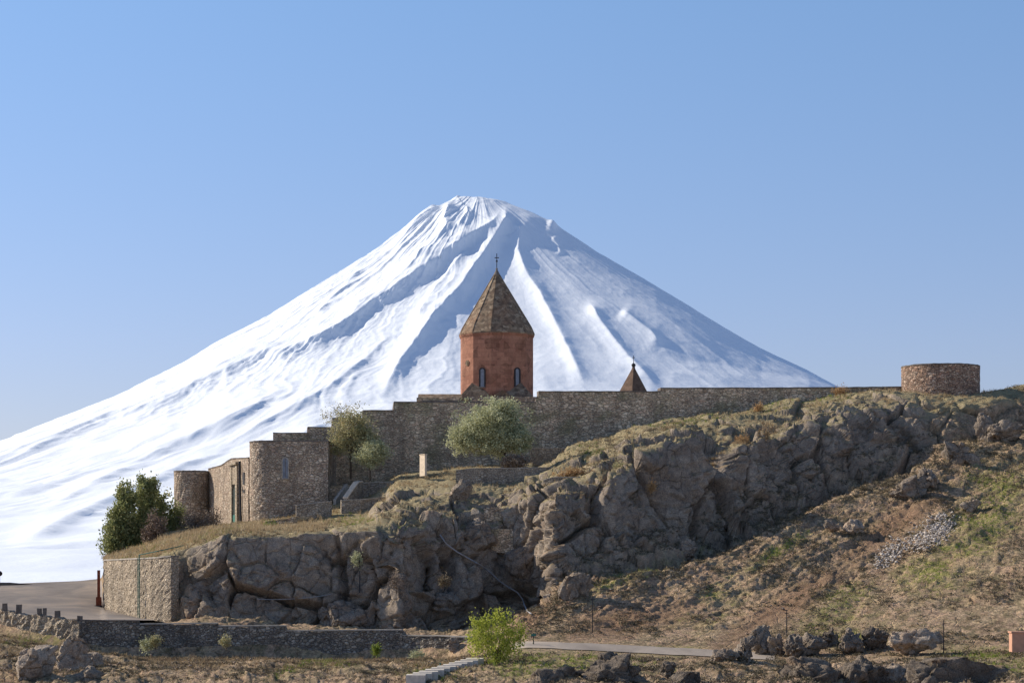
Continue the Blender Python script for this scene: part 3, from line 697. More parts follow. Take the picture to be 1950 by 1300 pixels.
# rounded corner building beside the gate
cz = zat(840, 238)
bB = thing('corner_bastion', P(545, 1000, 238), 'tall stone bastion with rounded left corner and one narrow arched window', 'building')
pl = [(-25.6, 249.0), (-27.35, 240.6)]
for k in range(1, 12):
    a = pi / 2 * k / 12; pl.append((-24.95 - 2.4 * cos(a), 240.6 - 2.4 * sin(a)))
pl += [(-24.95, 238.2), (-22, 238.25), (-19.02, 238.35), (-18.9, 249)]
pp = [(x, y, cz + (.0), zat(1025, 238)) for x, y in pl]
mb = MB(); wall_mesh(mb, pp, 1.0, .35, 24, .06, 12); sub(mb, 'masonry', M['tower'], bB)
mb = MB(); coping(mb, pp, 1.0, .12, .06, 13); sub(mb, 'coping', M['darkcoping'], bB)
mb = MB(); mb.add([(x, y, cz - .35) for x, y in pl], [tuple(range(len(pl)))]); sub(mb, 'roof', M['darkcoping'], bB)

class Plane:
    """vertical plane through two plan points, addressed by picture position"""
    def __init__(s, a, b):
        s.a = Vector((a[0], a[1], 0)); d = Vector((b[0] - a[0], b[1] - a[1], 0)); s.d = d.normalized(); s.n = Vector((s.d.y, -s.d.x, 0))
        if s.n.dot(Vector((s.a.x, s.a.y, 0))) > 0: s.n = -s.n
    def at(s, px, py, off=0):
        r = Vector(((px - 975) / F, 1, -(py - HY) / F)); k = s.a.dot(s.n) / r.dot(s.n); return r * k + s.n * off
    def plate(s, mb, poly, o0, o1):
        n = len(poly); a = [s.at(x, y, o0) for x, y in poly]; b = [s.at(x, y, 0) + s.n * o1 for x, y in poly]
        mb.add([tuple(v) for v in a + b], [tuple(range(n)), tuple(range(2 * n - 1, n - 1, -1))] + [(i, (i + 1) % n, n + (i + 1) % n, n + i) for i in range(n)])
def arch(x0, x1, yt, yb, n=7):
    r = (x1 - x0) / 2; c = (x0 + x1) / 2
    return [(x0, yb)] + [(c - r * cos(pi * k / n), yt + r - r * sin(pi * k / n)) for k in range(n + 1)] + [(x1, yb)]
def arch_ring(pl_, mb, x0, x1, yt, yb, w, o0, o1):
    """arched frame built of segments"""
    A = arch(x0, x1, yt, yb); B = arch(x0 + w, x1 - w, yt + w, yb)
    for i in range(len(A) - 1): pl_.plate(mb, [A[i], A[i + 1], B[i + 1], B[i]], o0, o1)
plB = Plane((-24.95, 238.12), (-19.02, 238.27))
mb = MB(); plB.plate(mb, arch(538.2, 548.8, 872, 910), .0, .10); win = sub(mb, 'window', M['glass'], bB)
mb = MB(); arch_ring(plB, mb, 536.5, 550.5, 870, 911, 2.0, .0, .16); plB.plate(mb, [(536.3, 910), (550.7, 910), (550.7, 912), (536.3, 912)], 0, .2); sub(mb, 'frame', M['coping'], win)
mb = MB(); plB.plate(mb, [(543.1, 873), (543.9, 873), (543.9, 910), (543.1, 910)], .08, .13); sub(mb, 'glazing_bar', M['darkcoping'], win)

# gate wall
a0 = (xat(397, 262), 262.0); a1 = (xat(473, 240.6), 240.6)
gw = thing('gate_wall', (a1[0], a1[1], zat(1000, 240)), 'sunlit stone wall with tall pointed doorway between slim round tower and bastion', 'wall')
zt0, zt1 = zat(893, 262), zat(874, 241); zb0 = zat(1030, 262); zb1 = zat(1020, 241)
pts = [(a0[0], a0[1], zt0, zb0), (a0[0] + (a1[0] - a0[0]) * .35, a0[1] + (a1[1] - a0[1]) * .35, zt0 + .05, zb0), (a0[0] + (a1[0] - a0[0]) * .6, a0[1] + (a1[1] - a0[1]) * .6, zt0 + .5, zb0), (a1[0], a1[1], zt1 + .1, zb1)]
mb = MB(); wall_mesh(mb, pts, 1.0, .4, 16, .05, 15); sub(mb, 'masonry', M['tower'], gw)
mb = MB(); coping(mb, pts, 1.0, .1, .06, 16); sub(mb, 'coping', M['darkcoping'], gw)
pg = Plane(a0, a1)
mb = MB(); pg.plate(mb, [(446, 1003), (446, 935), (449.3, 922), (452.6, 935), (452.6, 1003)], .0, .12); dr = sub(mb, 'door', M['door'], gw)
mb = MB(); pg.plate(mb, [(446.3, 1003), (446.3, 980), (452.3, 980), (452.3, 1003)], .12, .16); sub(mb, 'green_panel', M['green_paint'], dr)
mb = MB(); pg.plate(mb, [(442.6, 1006), (442.6, 888), (446, 887), (446, 1006)], .0, .3); pg.plate(mb, [(452.8, 1006), (452.8, 885), (456, 884), (456, 1006)], .0, .3)
pg.plate(mb, [(446, 922), (446, 887), (452.8, 885), (452.8, 922)], 0, .22); pg.plate(mb, [(442, 887), (442, 883), (457, 879), (457, 884)], 0, .5); sub(mb, 'portal', M['retain'], gw)
mb = MB(); mb.tube([tuple(pg.at(460.5, 878, .22)), tuple(pg.at(461, 940, .22)), tuple(pg.at(463, 1000, .22))], .13, 8); sub(mb, 'drainpipe', M['dark_metal'], gw)
mb = MB(); pg.plate(mb, [(463.5, 922), (463.5, 899), (466.6, 899), (466.6, 922)], 0, .08); sub(mb, 'window', M['dark_metal'], gw)
mb = MB(); pg.plate(mb, [(464, 938), (464, 932), (466.4, 932), (466.4, 938)], 0, .08); sub(mb, 'window', M['dark_metal'], gw)

# low dark block behind gate wall
lb = thing('low_wall', P(418, 900, 268), 'small piece of dark wall rising just behind the gate wall', 'wall')
mb = MB(); wall_mesh(mb, [w4(407, 268, 889, 940), w4(428, 267, 889, 940)], .8, .5, 3, .04, 2); sub(mb, 'masonry', M['wall'], lb)

# ------------------------------------------------------------------ chapel
def mat_tuff():
    t = NT('red_tuff', .9); p = t.pos()
    br = t.n('ShaderNodeTexBrick'); br.offset = .5; br.inputs['Scale'].default_value = 1.0
    br.inputs['Brick Width'].default_value = .95; br.inputs['Row Height'].default_value = .5; br.inputs['Mortar Size'].default_value = .018; br.inputs['Bias'].default_value = 0
    # unroll round the drum: angle gives the running direction
    g = t.n('ShaderNodeTexCoord'); sp = t.n('ShaderNodeSeparateXYZ'); t.l(g.outputs['Object'], sp.inputs[0])
    an = t.math('ARCTAN2', sp.outputs[0], t.math('MULTIPLY', sp.outputs[1], -1.0)); cb = t.n('ShaderNodeCombineXYZ')
    t.l(t.math('MULTIPLY', an, 4.27), cb.inputs[0]); t.l(sp.outputs[2], cb.inputs[1]); t.l(cb.outputs[0], br.inputs['Vector'])
    br.inputs['Color1'].default_value = (.36, .175, .115, 1); br.inputs['Color2'].default_value = (.24, .11, .072, 1); br.inputs['Mortar'].default_value = (.2, .1, .07, 1)
    c = br.outputs[0]
    v = t.vor(cb.outputs[0], 1.1); sc = t.n('ShaderNodeSeparateColor'); t.l(v.outputs['Color'], sc.inputs[0])
    vb = t.ramp(sc.outputs[0], [(.1, (.62, .6, .58)), (.3, (1, 1, 1)), (.8, (1.15, 1.12, 1.1))]); c = t.mix(.8, c, vb, 'MULTIPLY')
    c = t.mix(t.ramp(t.noise(p, .5, 5, .7), [(.45, 0), (.62, .45)]), c, (.43, .22, .14))
    c = t.mix(t.ramp(t.noise(cb.outputs[0], 1.5, 3, .5), [(.62, 0), (.68, .55)]), c, (.1, .05, .04))
    zr = t.ramp(t.math('ADD', t.math('MULTIPLY', sp.outputs[2], .3), t.math('MULTIPLY', t.noise(p, .8, 4), .9)), [(.55, 1), (.95, 0)])
    c = t.mix(t.math('MULTIPLY', zr, .55), c, (.13, .09, .06))       # lichen and grime staining at the foot
    c = t.mix(.5, c, t.ramp(t.noise(p, 5, 5, .7), [(.3, (.65, .65, .65)), (.7, (1.3, 1.3, 1.3))]), 'MULTIPLY')
    t.color(c); t.bump(t.math('ADD', br.outputs['Fac'], t.noise(p, 4, 4)), .35, -.04); return t.m
def mat_roofstone():
    t = NT('roof_tuff', .92); p = t.pos((1, 1, 1.0)); v = t.vor(t.pos((2.4, 2.4, 3.2)), 1.0); s = t.n('ShaderNodeSeparateColor'); t.l(v.outputs['Color'], s.inputs[0])
    c = t.ramp(s.outputs[0], [(0, (.12, .09, .065)), (.4, (.2, .145, .1)), (.7, (.24, .175, .115)), (1, (.34, .27, .19))])
    c = t.mix(t.ramp(t.noise(p, .45, 4, .6), [(.48, 0), (.66, .35)]), c, (.3, .15, .08))
    c = t.mix(.7, c, t.ramp(t.noise(p, 3.5, 5, .75), [(.35, (.5, .5, .5)), (.65, (1.4, 1.35, 1.3))]), 'MULTIPLY')
    t.color(c); t.bump(t.math('ADD', s.outputs[1], t.noise(p, 6, 4)), .5, .06); return t.m
M['darkroof'] = mat_plain('dark_tin_roof', (.15, .095, .065), .8, .4, 2); M['tuff'] = mat_tuff(); M['roofst'] = mat_roofstone()
CY = 268.0; ccx = xat(946, CY); R1 = 70 * CY / F
zb = zat(775, CY); zt = zat(640, CY)
ch = thing('chapel', (ccx, CY, zb), 'red stone chapel drum with pointed grey brown conical roof and cross', 'chapel')
A12 = [radians(-8.8 + 30 * k) for k in range(12)]
mb = MB(); mb.lathe((ccx, CY, zb), [(R1, 0), (R1, zt - zb)], 12, radians(-8.8)); sub(mb, 'drum', M['tuff'], ch)
mb = MB(); mb.lathe((ccx, CY, zt), [(R1 + .02, -.32), (R1 + .14, -.1), (R1 + .14, .0)], 12, radians(-8.8)); sub(mb, 'cornice', M['tuff'], ch)
Rr = 72.8 * CY / F; za = zat(514, CY)
rf = MB(); rf.lathe((ccx, CY, zt), [(Rr, 0), (Rr + .02, .12), (Rr * .92, .95), (.35, (za - zt) * .925), (.05, za - zt)], 12, radians(-8.8)); rfo = sub(rf, 'conical_roof', M['roofst'], ch)
mb = MB()
for k in range(12):      # raised ribs on the hips
    a = A12[k]; p0 = Vector((ccx + Rr * sin(a), CY - Rr * cos(a), zt + .14)); p1 = Vector((ccx + Rr * .92 * sin(a), CY - Rr * .92 * cos(a), zt + .97)); p2 = Vector((ccx + .36 * sin(a), CY - .36 * cos(a), zt + (za - zt) * .925))
    mb.tube([p0, p1, p2], .045, 5)
sub(mb, 'roof_rib', M['roofst'], rfo)
mb = MB(); mb.lathe((ccx, CY, za), [(.42, -.62), (.28, -.35), (.1, 0.0), (.13, .1), (.08, .22)], 12); sub(mb, 'finial', M['darkcoping'], ch)
def cross(parent, x, y, z, hgt, w):
    mb = MB(); mb.box((x, y, z + hgt / 2), (w, w, hgt)); mb.box((x, y, z + hgt * .72), (hgt * .24, w * .9, w * 1.0)); mb.box((x, y, z + hgt * .5), (w * 2.4, w * 2.4, w * 2.4))
    for sx in (-1, 1): mb.box((x + sx * hgt * .12, y, z + hgt * .72), (w * .8, w, w * 1.5))
    sub(mb, 'cross', M['dark_metal'], parent)
cross(ch, ccx, CY, za + .15, 1.75, .085)
def facet_plane(k, rad_=R1):
    a, b = A12[k % 12], A12[(k + 1) % 12]; return Plane((ccx + rad_ * sin(a), CY - rad_ * cos(a)), (ccx + rad_ * sin(b), CY - rad_ * cos(b)))
for k, (x0, x1) in ((-1, (913.2, 924.2)), (1, (979.5, 990))):
    pf = facet_plane(k)
    mb = MB(); pf.plate(mb, arch(x0 + 1, x1 - 1, 702, 736), .0, .03); w_ = sub(mb, 'window', M['glass'], ch)
    mb = MB(); arch_ring(pf, mb, x0 - .6, x1 + .6, 699.6, 736, 2.3, .0, .10); sub(mb, 'frame', M['dark_metal'], w_)
    mb = MB(); pf.plate(mb, [(x0 - .6, 736), (x1 + .6, 736), (x1 + .6, 738.4), (x0 - .6, 738.4)], 0, .16); sub(mb, 'sill', M['darkcoping'], w_)
pf = facet_plane(-2)
mb = MB(); cpt = pf.at(890.5, 691, .0); n = pf.n
for rr_, tt_ in ((.34, .1), (.2, .16)):
    ringp = [cpt + pf.d * (rr_ * cos(2 * pi * k / 16)) + Vector((0, 0, rr_ * sin(2 * pi * k / 16))) for k in range(16)]
    mb.add([tuple(v) for v in ringp] + [tuple(v + n * tt_) for v in ringp], [tuple(range(15, -1, -1)), tuple(range(16, 32))] + [(i, (i + 1) % 16, 16 + (i + 1) % 16, 16 + i) for i in range(16)])
sub(mb, 'medallion', M['roofst'], ch)
# gabled arms at the foot of the drum
mb = MB()
hw = 4.15; zg = zat(759, CY); zs = zat(729, CY)
def slab(vs, t=.12):
    vs = [Vector(v) for v in vs]; nn = (vs[1] - vs[0]).cross(vs[2] - vs[0]).normalized()
    if nn.z < 0: nn = -nn
    n = len(vs); mb.add([tuple(v) for v in vs] + [tuple(v + nn * t) for v in vs], [tuple(range(n)), tuple(range(2 * n - 1, n - 1, -1))] + [(i, (i + 1) % n, n + (i + 1) % n, n + i) for i in range(n)])
# corner squinch roofs: pyramid corners leaning on the drum
for sx in (-1, 1):
    for sy in (-1, 1):
        c0 = (ccx + sx * 4.25, CY + sy * 4.6, zg - .15); a = (ccx + sx * .6, CY + sy * 4.6, zg - .15); b = (ccx + sx * 4.25, CY + sy * .6, zg - .15); tp = (ccx + sx * 2.55, CY + sy * 2.95, zs + .1)
        mb.add([c0, a, b, tp], [(0, 1, 3), (0, 3, 2), (1, 2, 3), (0, 2, 1)])
sub(mb, 'corner_roof', M['roofst'], ch)
mb = MB()
gx = xat(957, 263.6); zr_ = zat(742, 263.4)
x0, x1 = gx - 2.2, gx + 2.2; y0, y1 = 263.1, 267.0
mb.add([(x0, y0, zg - .9), (x1, y0, zg - .9), (gx, y0, zr_), (x0, y1, zg - .9), (x1, y1, zg - .9), (gx, y1, zr_)], [(0, 1, 2), (3, 5, 4), (0, 2, 5, 3), (1, 4, 5, 2), (0, 3, 4, 1)])
sub(mb, 'gable', M['roofst'], ch)
mb = MB(); mb.box((ccx + .1, CY, zat(762, CY) - 1.5), (9.0, 10.5, 3.0)); sub(mb, 'nave', M['tower'], ch)
nv = thing('low_roof_building', P(836, 770, 262), 'low building with flat mossy stone roof showing left of the chapel drum', 'building')
mb = MB(); mb.box((xat(837, 262), 262, zat(760, 262) - 1.1), (84 * 262 / F, 5, 2.2)); sub(mb, 'masonry', M['wall'], nv)
mb = MB(); Yn = 262; 
xa, xb = xat(795, 259.5), xat(879, 259.5)
mb.add([(xa, 259.2, zat(764, 259.2)), (xb, 259.2, zat(764, 259.2)), (xb, 262, zat(750, 262)), (xa, 262, zat(750, 262)), (xb, 265, zat(764, 259.2)), (xa, 265, zat(764, 259.2))], [(0, 1, 2, 3), (3, 2, 4, 5), (0, 3, 5), (1, 4, 2), (0, 5, 4, 1)])
sub(mb, 'roof', M['roofst'], nv)

# belfry cupola
BY = 276.0; bx = xat(1206.5, BY); z7 = zat(748, BY)
bf = thing('belfry', (bx, BY, z7 - 4), 'small dark pointed belfry cupola with a thin cross peeping over the wall', 'belfry')
zk = zat(700, BY)
mb = MB(); mb.lathe((bx, BY, z7 - .35), [(33 * BY / F, 0), (33 * BY / F, .12), (.24, zk - z7 + .2), (.16, zk - z7 + .5)], 6, radians(-8)); sub(mb, 'pyramid_roof', M['darkroof'], bf)
mb = MB(); mb.lathe((bx, BY, zk), [(.3, -.5), (.17, .0), (.17, .12), (.25, .25), (.25, .4), (.12, .52), (.03, .6)], 12); sub(mb, 'knob', M['dark_metal'], bf)
mb = MB(); mb.box((bx, BY, zk + 1.0), (.07, .07, .95)); mb.box((bx, BY, zk + 1.2), (.3, .06, .07)); sub(mb, 'cross', M['dark_metal'], bf)
for k in range(6):
    a = radians(-8) + 2 * pi * k / 6; mb = MB(); mb.lathe((bx + 1.45 * sin(a), BY - 1.45 * cos(a), z7 - 3.4), [(.2, 0), (.17, 2.0), (.24, 3.05)], 8); sub(mb, 'column', M['tuff'], bf)
mb = MB(); mb.lathe((bx, BY, z7 - 8), [(2.1, 0), (2.1, 4.6)], 6, radians(-8)); sub(mb, 'base', M['tuff'], bf)

# ------------------------------------------------------------------ terrace walls
TW = [
 ('low rubble wall in sunlight below the bastion, left of the dark gap', [(564, 231, 962, 992), (632, 231.5, 954, 990)], .7, True),
 ('sunlit terrace wall just right of the dark gap, below the slanting stair edge', [(650, 232, 953, 985), (700, 232.5, 950, 985), (738, 233, 946, 975)], .7, True),
 ('upper terrace wall right of the slanting stair edge, below the left thin tree', [(690, 238, 920, 950), (745, 238.5, 917, 945), (800, 239, 912, 930)], .7, True),
 ('shaded terrace wall at the foot of the fortress wall beside the bastion', [(600, 240, 930, 965), (640, 240, 924, 960), (692, 240, 922, 955)], .7, False),
 ('long terrace wall under the olive tree at the top of the crags', [(868, 228, 896, 925), (900, 228, 892, 930), (1000, 229, 891, 930), (1112, 230, 889, 915)], .8, True),
 ('terrace wall with orange dry plants on top, right of the rock recess', [(1035, 221.5, 914, 940), (1052, 221, 909, 950), (1120, 221.5, 908, 940), (1186, 223, 905, 930)], .8, True),
 ('low dry stone wall high in the shaded rock recess', [(922, 217.5, 967, 992), (975, 217.5, 966, 992), (1018, 217, 966, 990)], .7, False),
 ('lower dry stone wall in the rock recess between the round boulders', [(936, 213, 1008, 1050), (985, 213, 1006, 1055), (1024, 212, 1004, 1050)], .8, False),
 ('dark wall behind the olive tree with flat top beside the crags', [(1010, 243, 853, 900), (1060, 243, 853, 895), (1122, 243, 855, 885)], .8, True),
 ('rubble wall crumbling in front of the bastion foot', [(505, 229, 993, 1012), (550, 229, 985, 1008), (592, 229.5, 982, 1005)], .6, False),
]
for i, (lab, s, th_, cop) in enumerate(TW):
    o = thing('terrace_wall', P(*[s[0][0], s[0][3], s[0][1]]), lab, 'wall')
    if 'recess' in lab and not cop: yy_ = max(ground(a[0], a[3] - 14).y for a in s) + .1; s = [(a[0], yy_ + .25 * k_, a[2], a[3]) for k_, a in enumerate(s)]
    pts = [w4(*a) for a in s]; mb = MB(); wall_mesh(mb, pts, th_, .35, 6, .09 if not cop else .06, 30 + i); sub(mb, 'masonry', M['terrace'] if cop else M['wall'], o)
    if cop: mb = MB(); coping(mb, pts, th_, .07, .04, 40 + i); sub(mb, 'coping', M['coping'], o)
# slanting stair edge
o = thing('stair_wall', P(665, 948, 236), 'slanting pale stair edge rising to the terrace right of the bastion', 'stair')
mb = MB(); wall_mesh(mb, [w4(661, 235, 948, 965), w4(682, 236.5, 919, 965), w4(690, 237.6, 917, 960)], .5, .3, 3, .02, 3); sub(mb, 'masonry', M['terrace'], o)
mb = MB(); coping(mb, [w4(661, 235, 948, 965), w4(682, 236.5, 919, 965), w4(690, 237.6, 917, 960)], .5, .12, .08, 3); sub(mb, 'coping', M['stone_pale'], o)
o = thing('stair_wall', P(640, 950, 239), 'faint shaded stair edge slanting up beside the fortress wall foot', 'stair')
mb = MB(); wall_mesh(mb, [w4(640, 238.0, 950, 965), w4(662, 239.3, 921, 955)], .4, .3, 3, .02, 3); sub(mb, 'masonry', M['coping'], o)
# pale stone block
o = thing('stone_pillar', P(806, 906, 233), 'pale sandstone slab standing upright on the terrace left of the olive tree', 'pillar')
mb = MB(); c = Vector(P(806, 886, 233)); mb.box(c, (.22, 1.35, 40 * 233 / F), radians(25)); sub(mb, 'shaft', M['stone_pale'], o)
mb = MB(); mb.box((c.x, c.y, c.z + 20 * 233 / F + .04), (.3, 1.45, .08), radians(25)); sub(mb, 'cap', M['stone_pale'], o)

# ------------------------------------------------------------------ retaining wall
rwp = [(197, 229, 1067, 1168), (222, 223.2, 1066, 1178), (242, 219.4, 1065, 1184), (260, 216.4, 1064, 1189), (275, 214.2, 1063.5, 1192), (288, 212.7, 1063, 1193), (301, 211.5, 1062, 1194), (314, 210.6, 1060.5, 1194), (326, 210.0, 1059.5, 1194)]
rw = thing('retaining_wall', P(265, 1182, 221), 'curved pale sunlit retaining wall holding up the garden beside the paved square', 'wall')
pts = [w4(*a) for a in rwp]
# the far end turns back behind the trees
pts = [(pts[0][0] + 3, pts[0][1] + 14, pts[0][2], pts[0][3])] + pts
mb = MB(); wall_mesh(mb, pts, .9, .3, 26, .10, 18); sub(mb, 'masonry', M['retain'], rw)
mb = MB(); coping(mb, pts, .9, .12, .08, 19); sub(mb, 'coping', M['coping'], rw)
gp = thing('green_pipe', P(265, 1182, 219), 'green pipe running down the retaining wall and along the garden edge', 'pipe')
a = P(265, 1184, 214.2); b = P(265, 1056, 214.2); c_ = P(300, 1049, 213); d_ = P(350, 1038, 215)
mb = MB(); mb.tube([a, b], .055, 8); mb.tube([P(262.2, 1184, 214.6), P(262.2, 1062, 214.6)], .03, 6); sub(mb, 'downpipe', M['green_paint'], gp)
mb = MB(); mb.tube([b, c_, d_], .045, 8); sub(mb, 'rail', M['green_paint'], gp)

# parapet below the square (stepped), shaded front
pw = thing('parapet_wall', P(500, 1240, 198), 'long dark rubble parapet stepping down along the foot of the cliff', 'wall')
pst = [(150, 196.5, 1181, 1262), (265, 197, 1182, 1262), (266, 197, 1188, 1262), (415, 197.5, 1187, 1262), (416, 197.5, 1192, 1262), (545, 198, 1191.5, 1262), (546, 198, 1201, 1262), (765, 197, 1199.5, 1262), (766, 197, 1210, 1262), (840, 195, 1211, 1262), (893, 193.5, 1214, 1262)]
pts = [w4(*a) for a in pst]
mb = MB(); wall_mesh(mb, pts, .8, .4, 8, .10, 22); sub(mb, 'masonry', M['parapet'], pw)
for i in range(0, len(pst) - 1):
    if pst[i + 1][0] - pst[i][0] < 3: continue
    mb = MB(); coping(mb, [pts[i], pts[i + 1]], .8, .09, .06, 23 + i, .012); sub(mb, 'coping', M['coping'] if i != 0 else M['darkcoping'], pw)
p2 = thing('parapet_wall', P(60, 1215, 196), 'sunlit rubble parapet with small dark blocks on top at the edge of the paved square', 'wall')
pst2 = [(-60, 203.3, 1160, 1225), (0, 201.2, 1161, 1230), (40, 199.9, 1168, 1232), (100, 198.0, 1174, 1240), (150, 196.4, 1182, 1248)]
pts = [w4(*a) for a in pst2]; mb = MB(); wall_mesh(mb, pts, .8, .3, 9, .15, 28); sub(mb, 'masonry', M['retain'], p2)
for (x, y, w, h_) in ((8, 1158, 9, 9), (34.5, 1163, 10, 12), (74, 1169, 8, 10), (84, 1168, 6, 10), (108.5, 1174, 10, 11), (151, 1182, 10, 9)):
    Yv = np.interp(x, [0, 150], [201.3, 196.5]); mb = MB(); rr0 = random.Random(int(x))
    mb.box(Vector(P(x, y - h_ / 2 + 1.5, Yv)) + Vector((0, .3, 0)), (w * Yv / F, .55, (h_ + 5) * Yv / F), .1, .03, rr0); sub(mb, 'merlon', M['darkcoping'], p2)

# rusty column
g0 = P(188, 1158, 229); rc = thing('iron_column', g0, 'tall rusty brown square column on a dark plinth beside the retaining wall', 'column')
s_ = 229 / F
mb = MB(); mb.box((g0[0], g0[1], g0[2] + 38 * s_), (4.8 * s_ , .3, 70 * s_)); sub(mb, 'shaft', M['rust'], rc)
mb = MB(); mb.box((g0[0], g0[1], g0[2] + 12 * s_), (9 * s_, .5, 20 * s_)); sub(mb, 'sleeve', M['rust'], rc)
mb = MB(); mb.box((g0[0], g0[1], g0[2] + 1.5 * s_), (13 * s_, .75, 9 * s_)); sub(mb, 'plinth', M['dark_metal'], rc)
# tiny sign by the wall and dark lamp at the picture's left edge
g0 = P(-1, 1118, 258); o = thing('bollard_lamp', g0, 'small dark round headed lamp at the far left edge of the square', 'lamp')
mb = MB(); mb.tube([g0, (g0[0], g0[1], g0[2] + 1.3)], .06, 8); sub(mb, 'post', M['dark_metal'], o)
mb = MB(); mb.lathe((g0[0], g0[1], g0[2] + 1.25), [(.05, 0), (.3, .15), (.33, .35), (.2, .55), (.03, .62)], 14); sub(mb, 'lamp_head', M['dark_metal'], o)
o = thing('kerb_barrier', P(30, 1113, 262), 'low dark barrier along the far edge of the paved square', 'barrier')
mb = MB(); wall_mesh(mb, [w4(-160, 262, 1107, 1122), w4(20, 263, 1108.5, 1122), w4(62, 264, 1112, 1122)], .3, 1.5, 1, .01, 3); sub(mb, 'rail', M['darkcoping'], o)

# ------------------------------------------------------------------ stairs
o = thing('staircase', P(850, 1290, 168), 'pale concrete steps climbing to the right below the young green tree', 'stairs')
n = 11; B = ground(902, 1264) + Vector((0, 0, .5)); A = ground(792, 1302) + Vector((0, 0, .55)); mb = MB()
for i in range(n):
    p = A.lerp(B, i / (n - 1)); L = (B - A).length / (n - 1)
    mb.box((p.x, p.y, p.z - .8), (L * .93, 1.9, 1.6), radians(0))
    sub(mb, 'step', M['concrete'], o); mb = MB()
o = thing('stair_post', P(838, 1300, 164), 'thin green handrail post standing beside the concrete steps', 'post')
mb = MB(); mb.tube([P(838, 1312, 164), P(838, 1262, 164)], .04, 8); mb.box(P(838, 1262, 164), (.14, .14, .05)); sub(mb, 'post', M['green_paint'], o)

# ------------------------------------------------------------------ poles
for (x, yb, yt, lab) in ((1128, 1198, 1133, 'thin dark pole standing on the slope above the path bend'), (1498, 1206, 1160, 'thin dark pole rising behind the jagged rocks'), (1797, 1240, 1180, 'thin dark pole just right of the big pale boulder'), (685, 1122, 1062, 'thin dark pole against the shaded cliff face')):
    g = ground(x, yb + 2); Yv = g.y - .15; o = thing('utility_pole', P(x, yb, Yv), lab, 'pole')
    mb = MB(); mb.tube([P(x, yb + 6, Yv), P(x, yt, Yv)], [.05, .035], 8); sub(mb, 'pole', M['dark_metal'], o)
    mb = MB(); mb.box(P(x, yt + 7, Yv), (.3, .1, .06)); sub(mb, 'bracket', M['dark_metal'], o)
o = thing('signpost', P(1016, 1226, 187), 'small dark signpost at the start of the path beside the green tree', 'sign')
mb = MB(); mb.tube([P(1016, 1232, 187), P(1016, 1204, 187)], .045, 8); sub(mb, 'post', M['dark_metal'], o)
mb = MB(); mb.box(P(1016, 1208, 186.9), (.42, .05, .2)); sub(mb, 'board', M['green_paint'], o)
o = thing('brick_pier', P(1940, 1236, 178), 'salmon coloured pier with a cap at the right edge above the green grass', 'pier')
mb = MB(); c = Vector(P(1941, 1222, 178)); mb.box(c, (1.35, 1.1, 26 * 178 / F + .4)); sub(mb, 'shaft', M['pink'], o)
mb = MB(); mb.box((c.x, c.y, c.z + 13 * 178 / F + .26), (1.5, 1.25, .12)); sub(mb, 'cap', M['pink'], o)

# pale hose down the rocks
def on_cliff(pl_, off=.25):
    out = []
    for x, y in pl_:
        g = ground(x, y); out.append(g)
    ys = [g.y for g in out]; res = []
    for (x, y), yy in zip(pl_, ys): res.append(Vector(P(x, y, yy - off)))
    return res
hz = [(838, 1018), (850, 1035), (870, 1050), (895, 1064), (915, 1075), (935, 1090), (950, 1105), (968, 1117), (985, 1127), (995, 1140), (998, 1150), (1004, 1163), (1012, 1168)]
pts = []
for a, b in zip(hz[:-1], hz[1:]):
    for i in range(3): pts.append((a[0] + (b[0] - a[0]) * i / 3, a[1] + (b[1] - a[1]) * i / 3))
hp = on_cliff(pts + [hz[-1]]); ysm = np.array([p.y for p in hp])
for _ in range(4): ysm[1:-1] = np.minimum(ysm[1:-1], (ysm[:-2] + ysm[2:]) / 2)
hp = [Vector(P(975 + p.x / p.y * F, HY - p.z / p.y * F, y)) for p, y in zip(hp, ysm)]
o = thing('water_hose', tuple(hp[0]), 'pale grey hose hanging down the shaded crags towards the path', 'hose')
mb = MB(); mb.tube(hp, .06, 6); sub(mb, 'hose', M['pipe'], o)
o = thing('water_hose', P(480, 1140, 206), 'thin pale cable running across the shaded cliff face above the parapet', 'cable')
hp = on_cliff([(490, 1140), (520, 1141), (550, 1140), (580, 1138), (605, 1135), (630, 1131)], .15)
mb = MB(); mb.tube(hp, .03, 5); sub(mb, 'cable', M['pipe'], o)

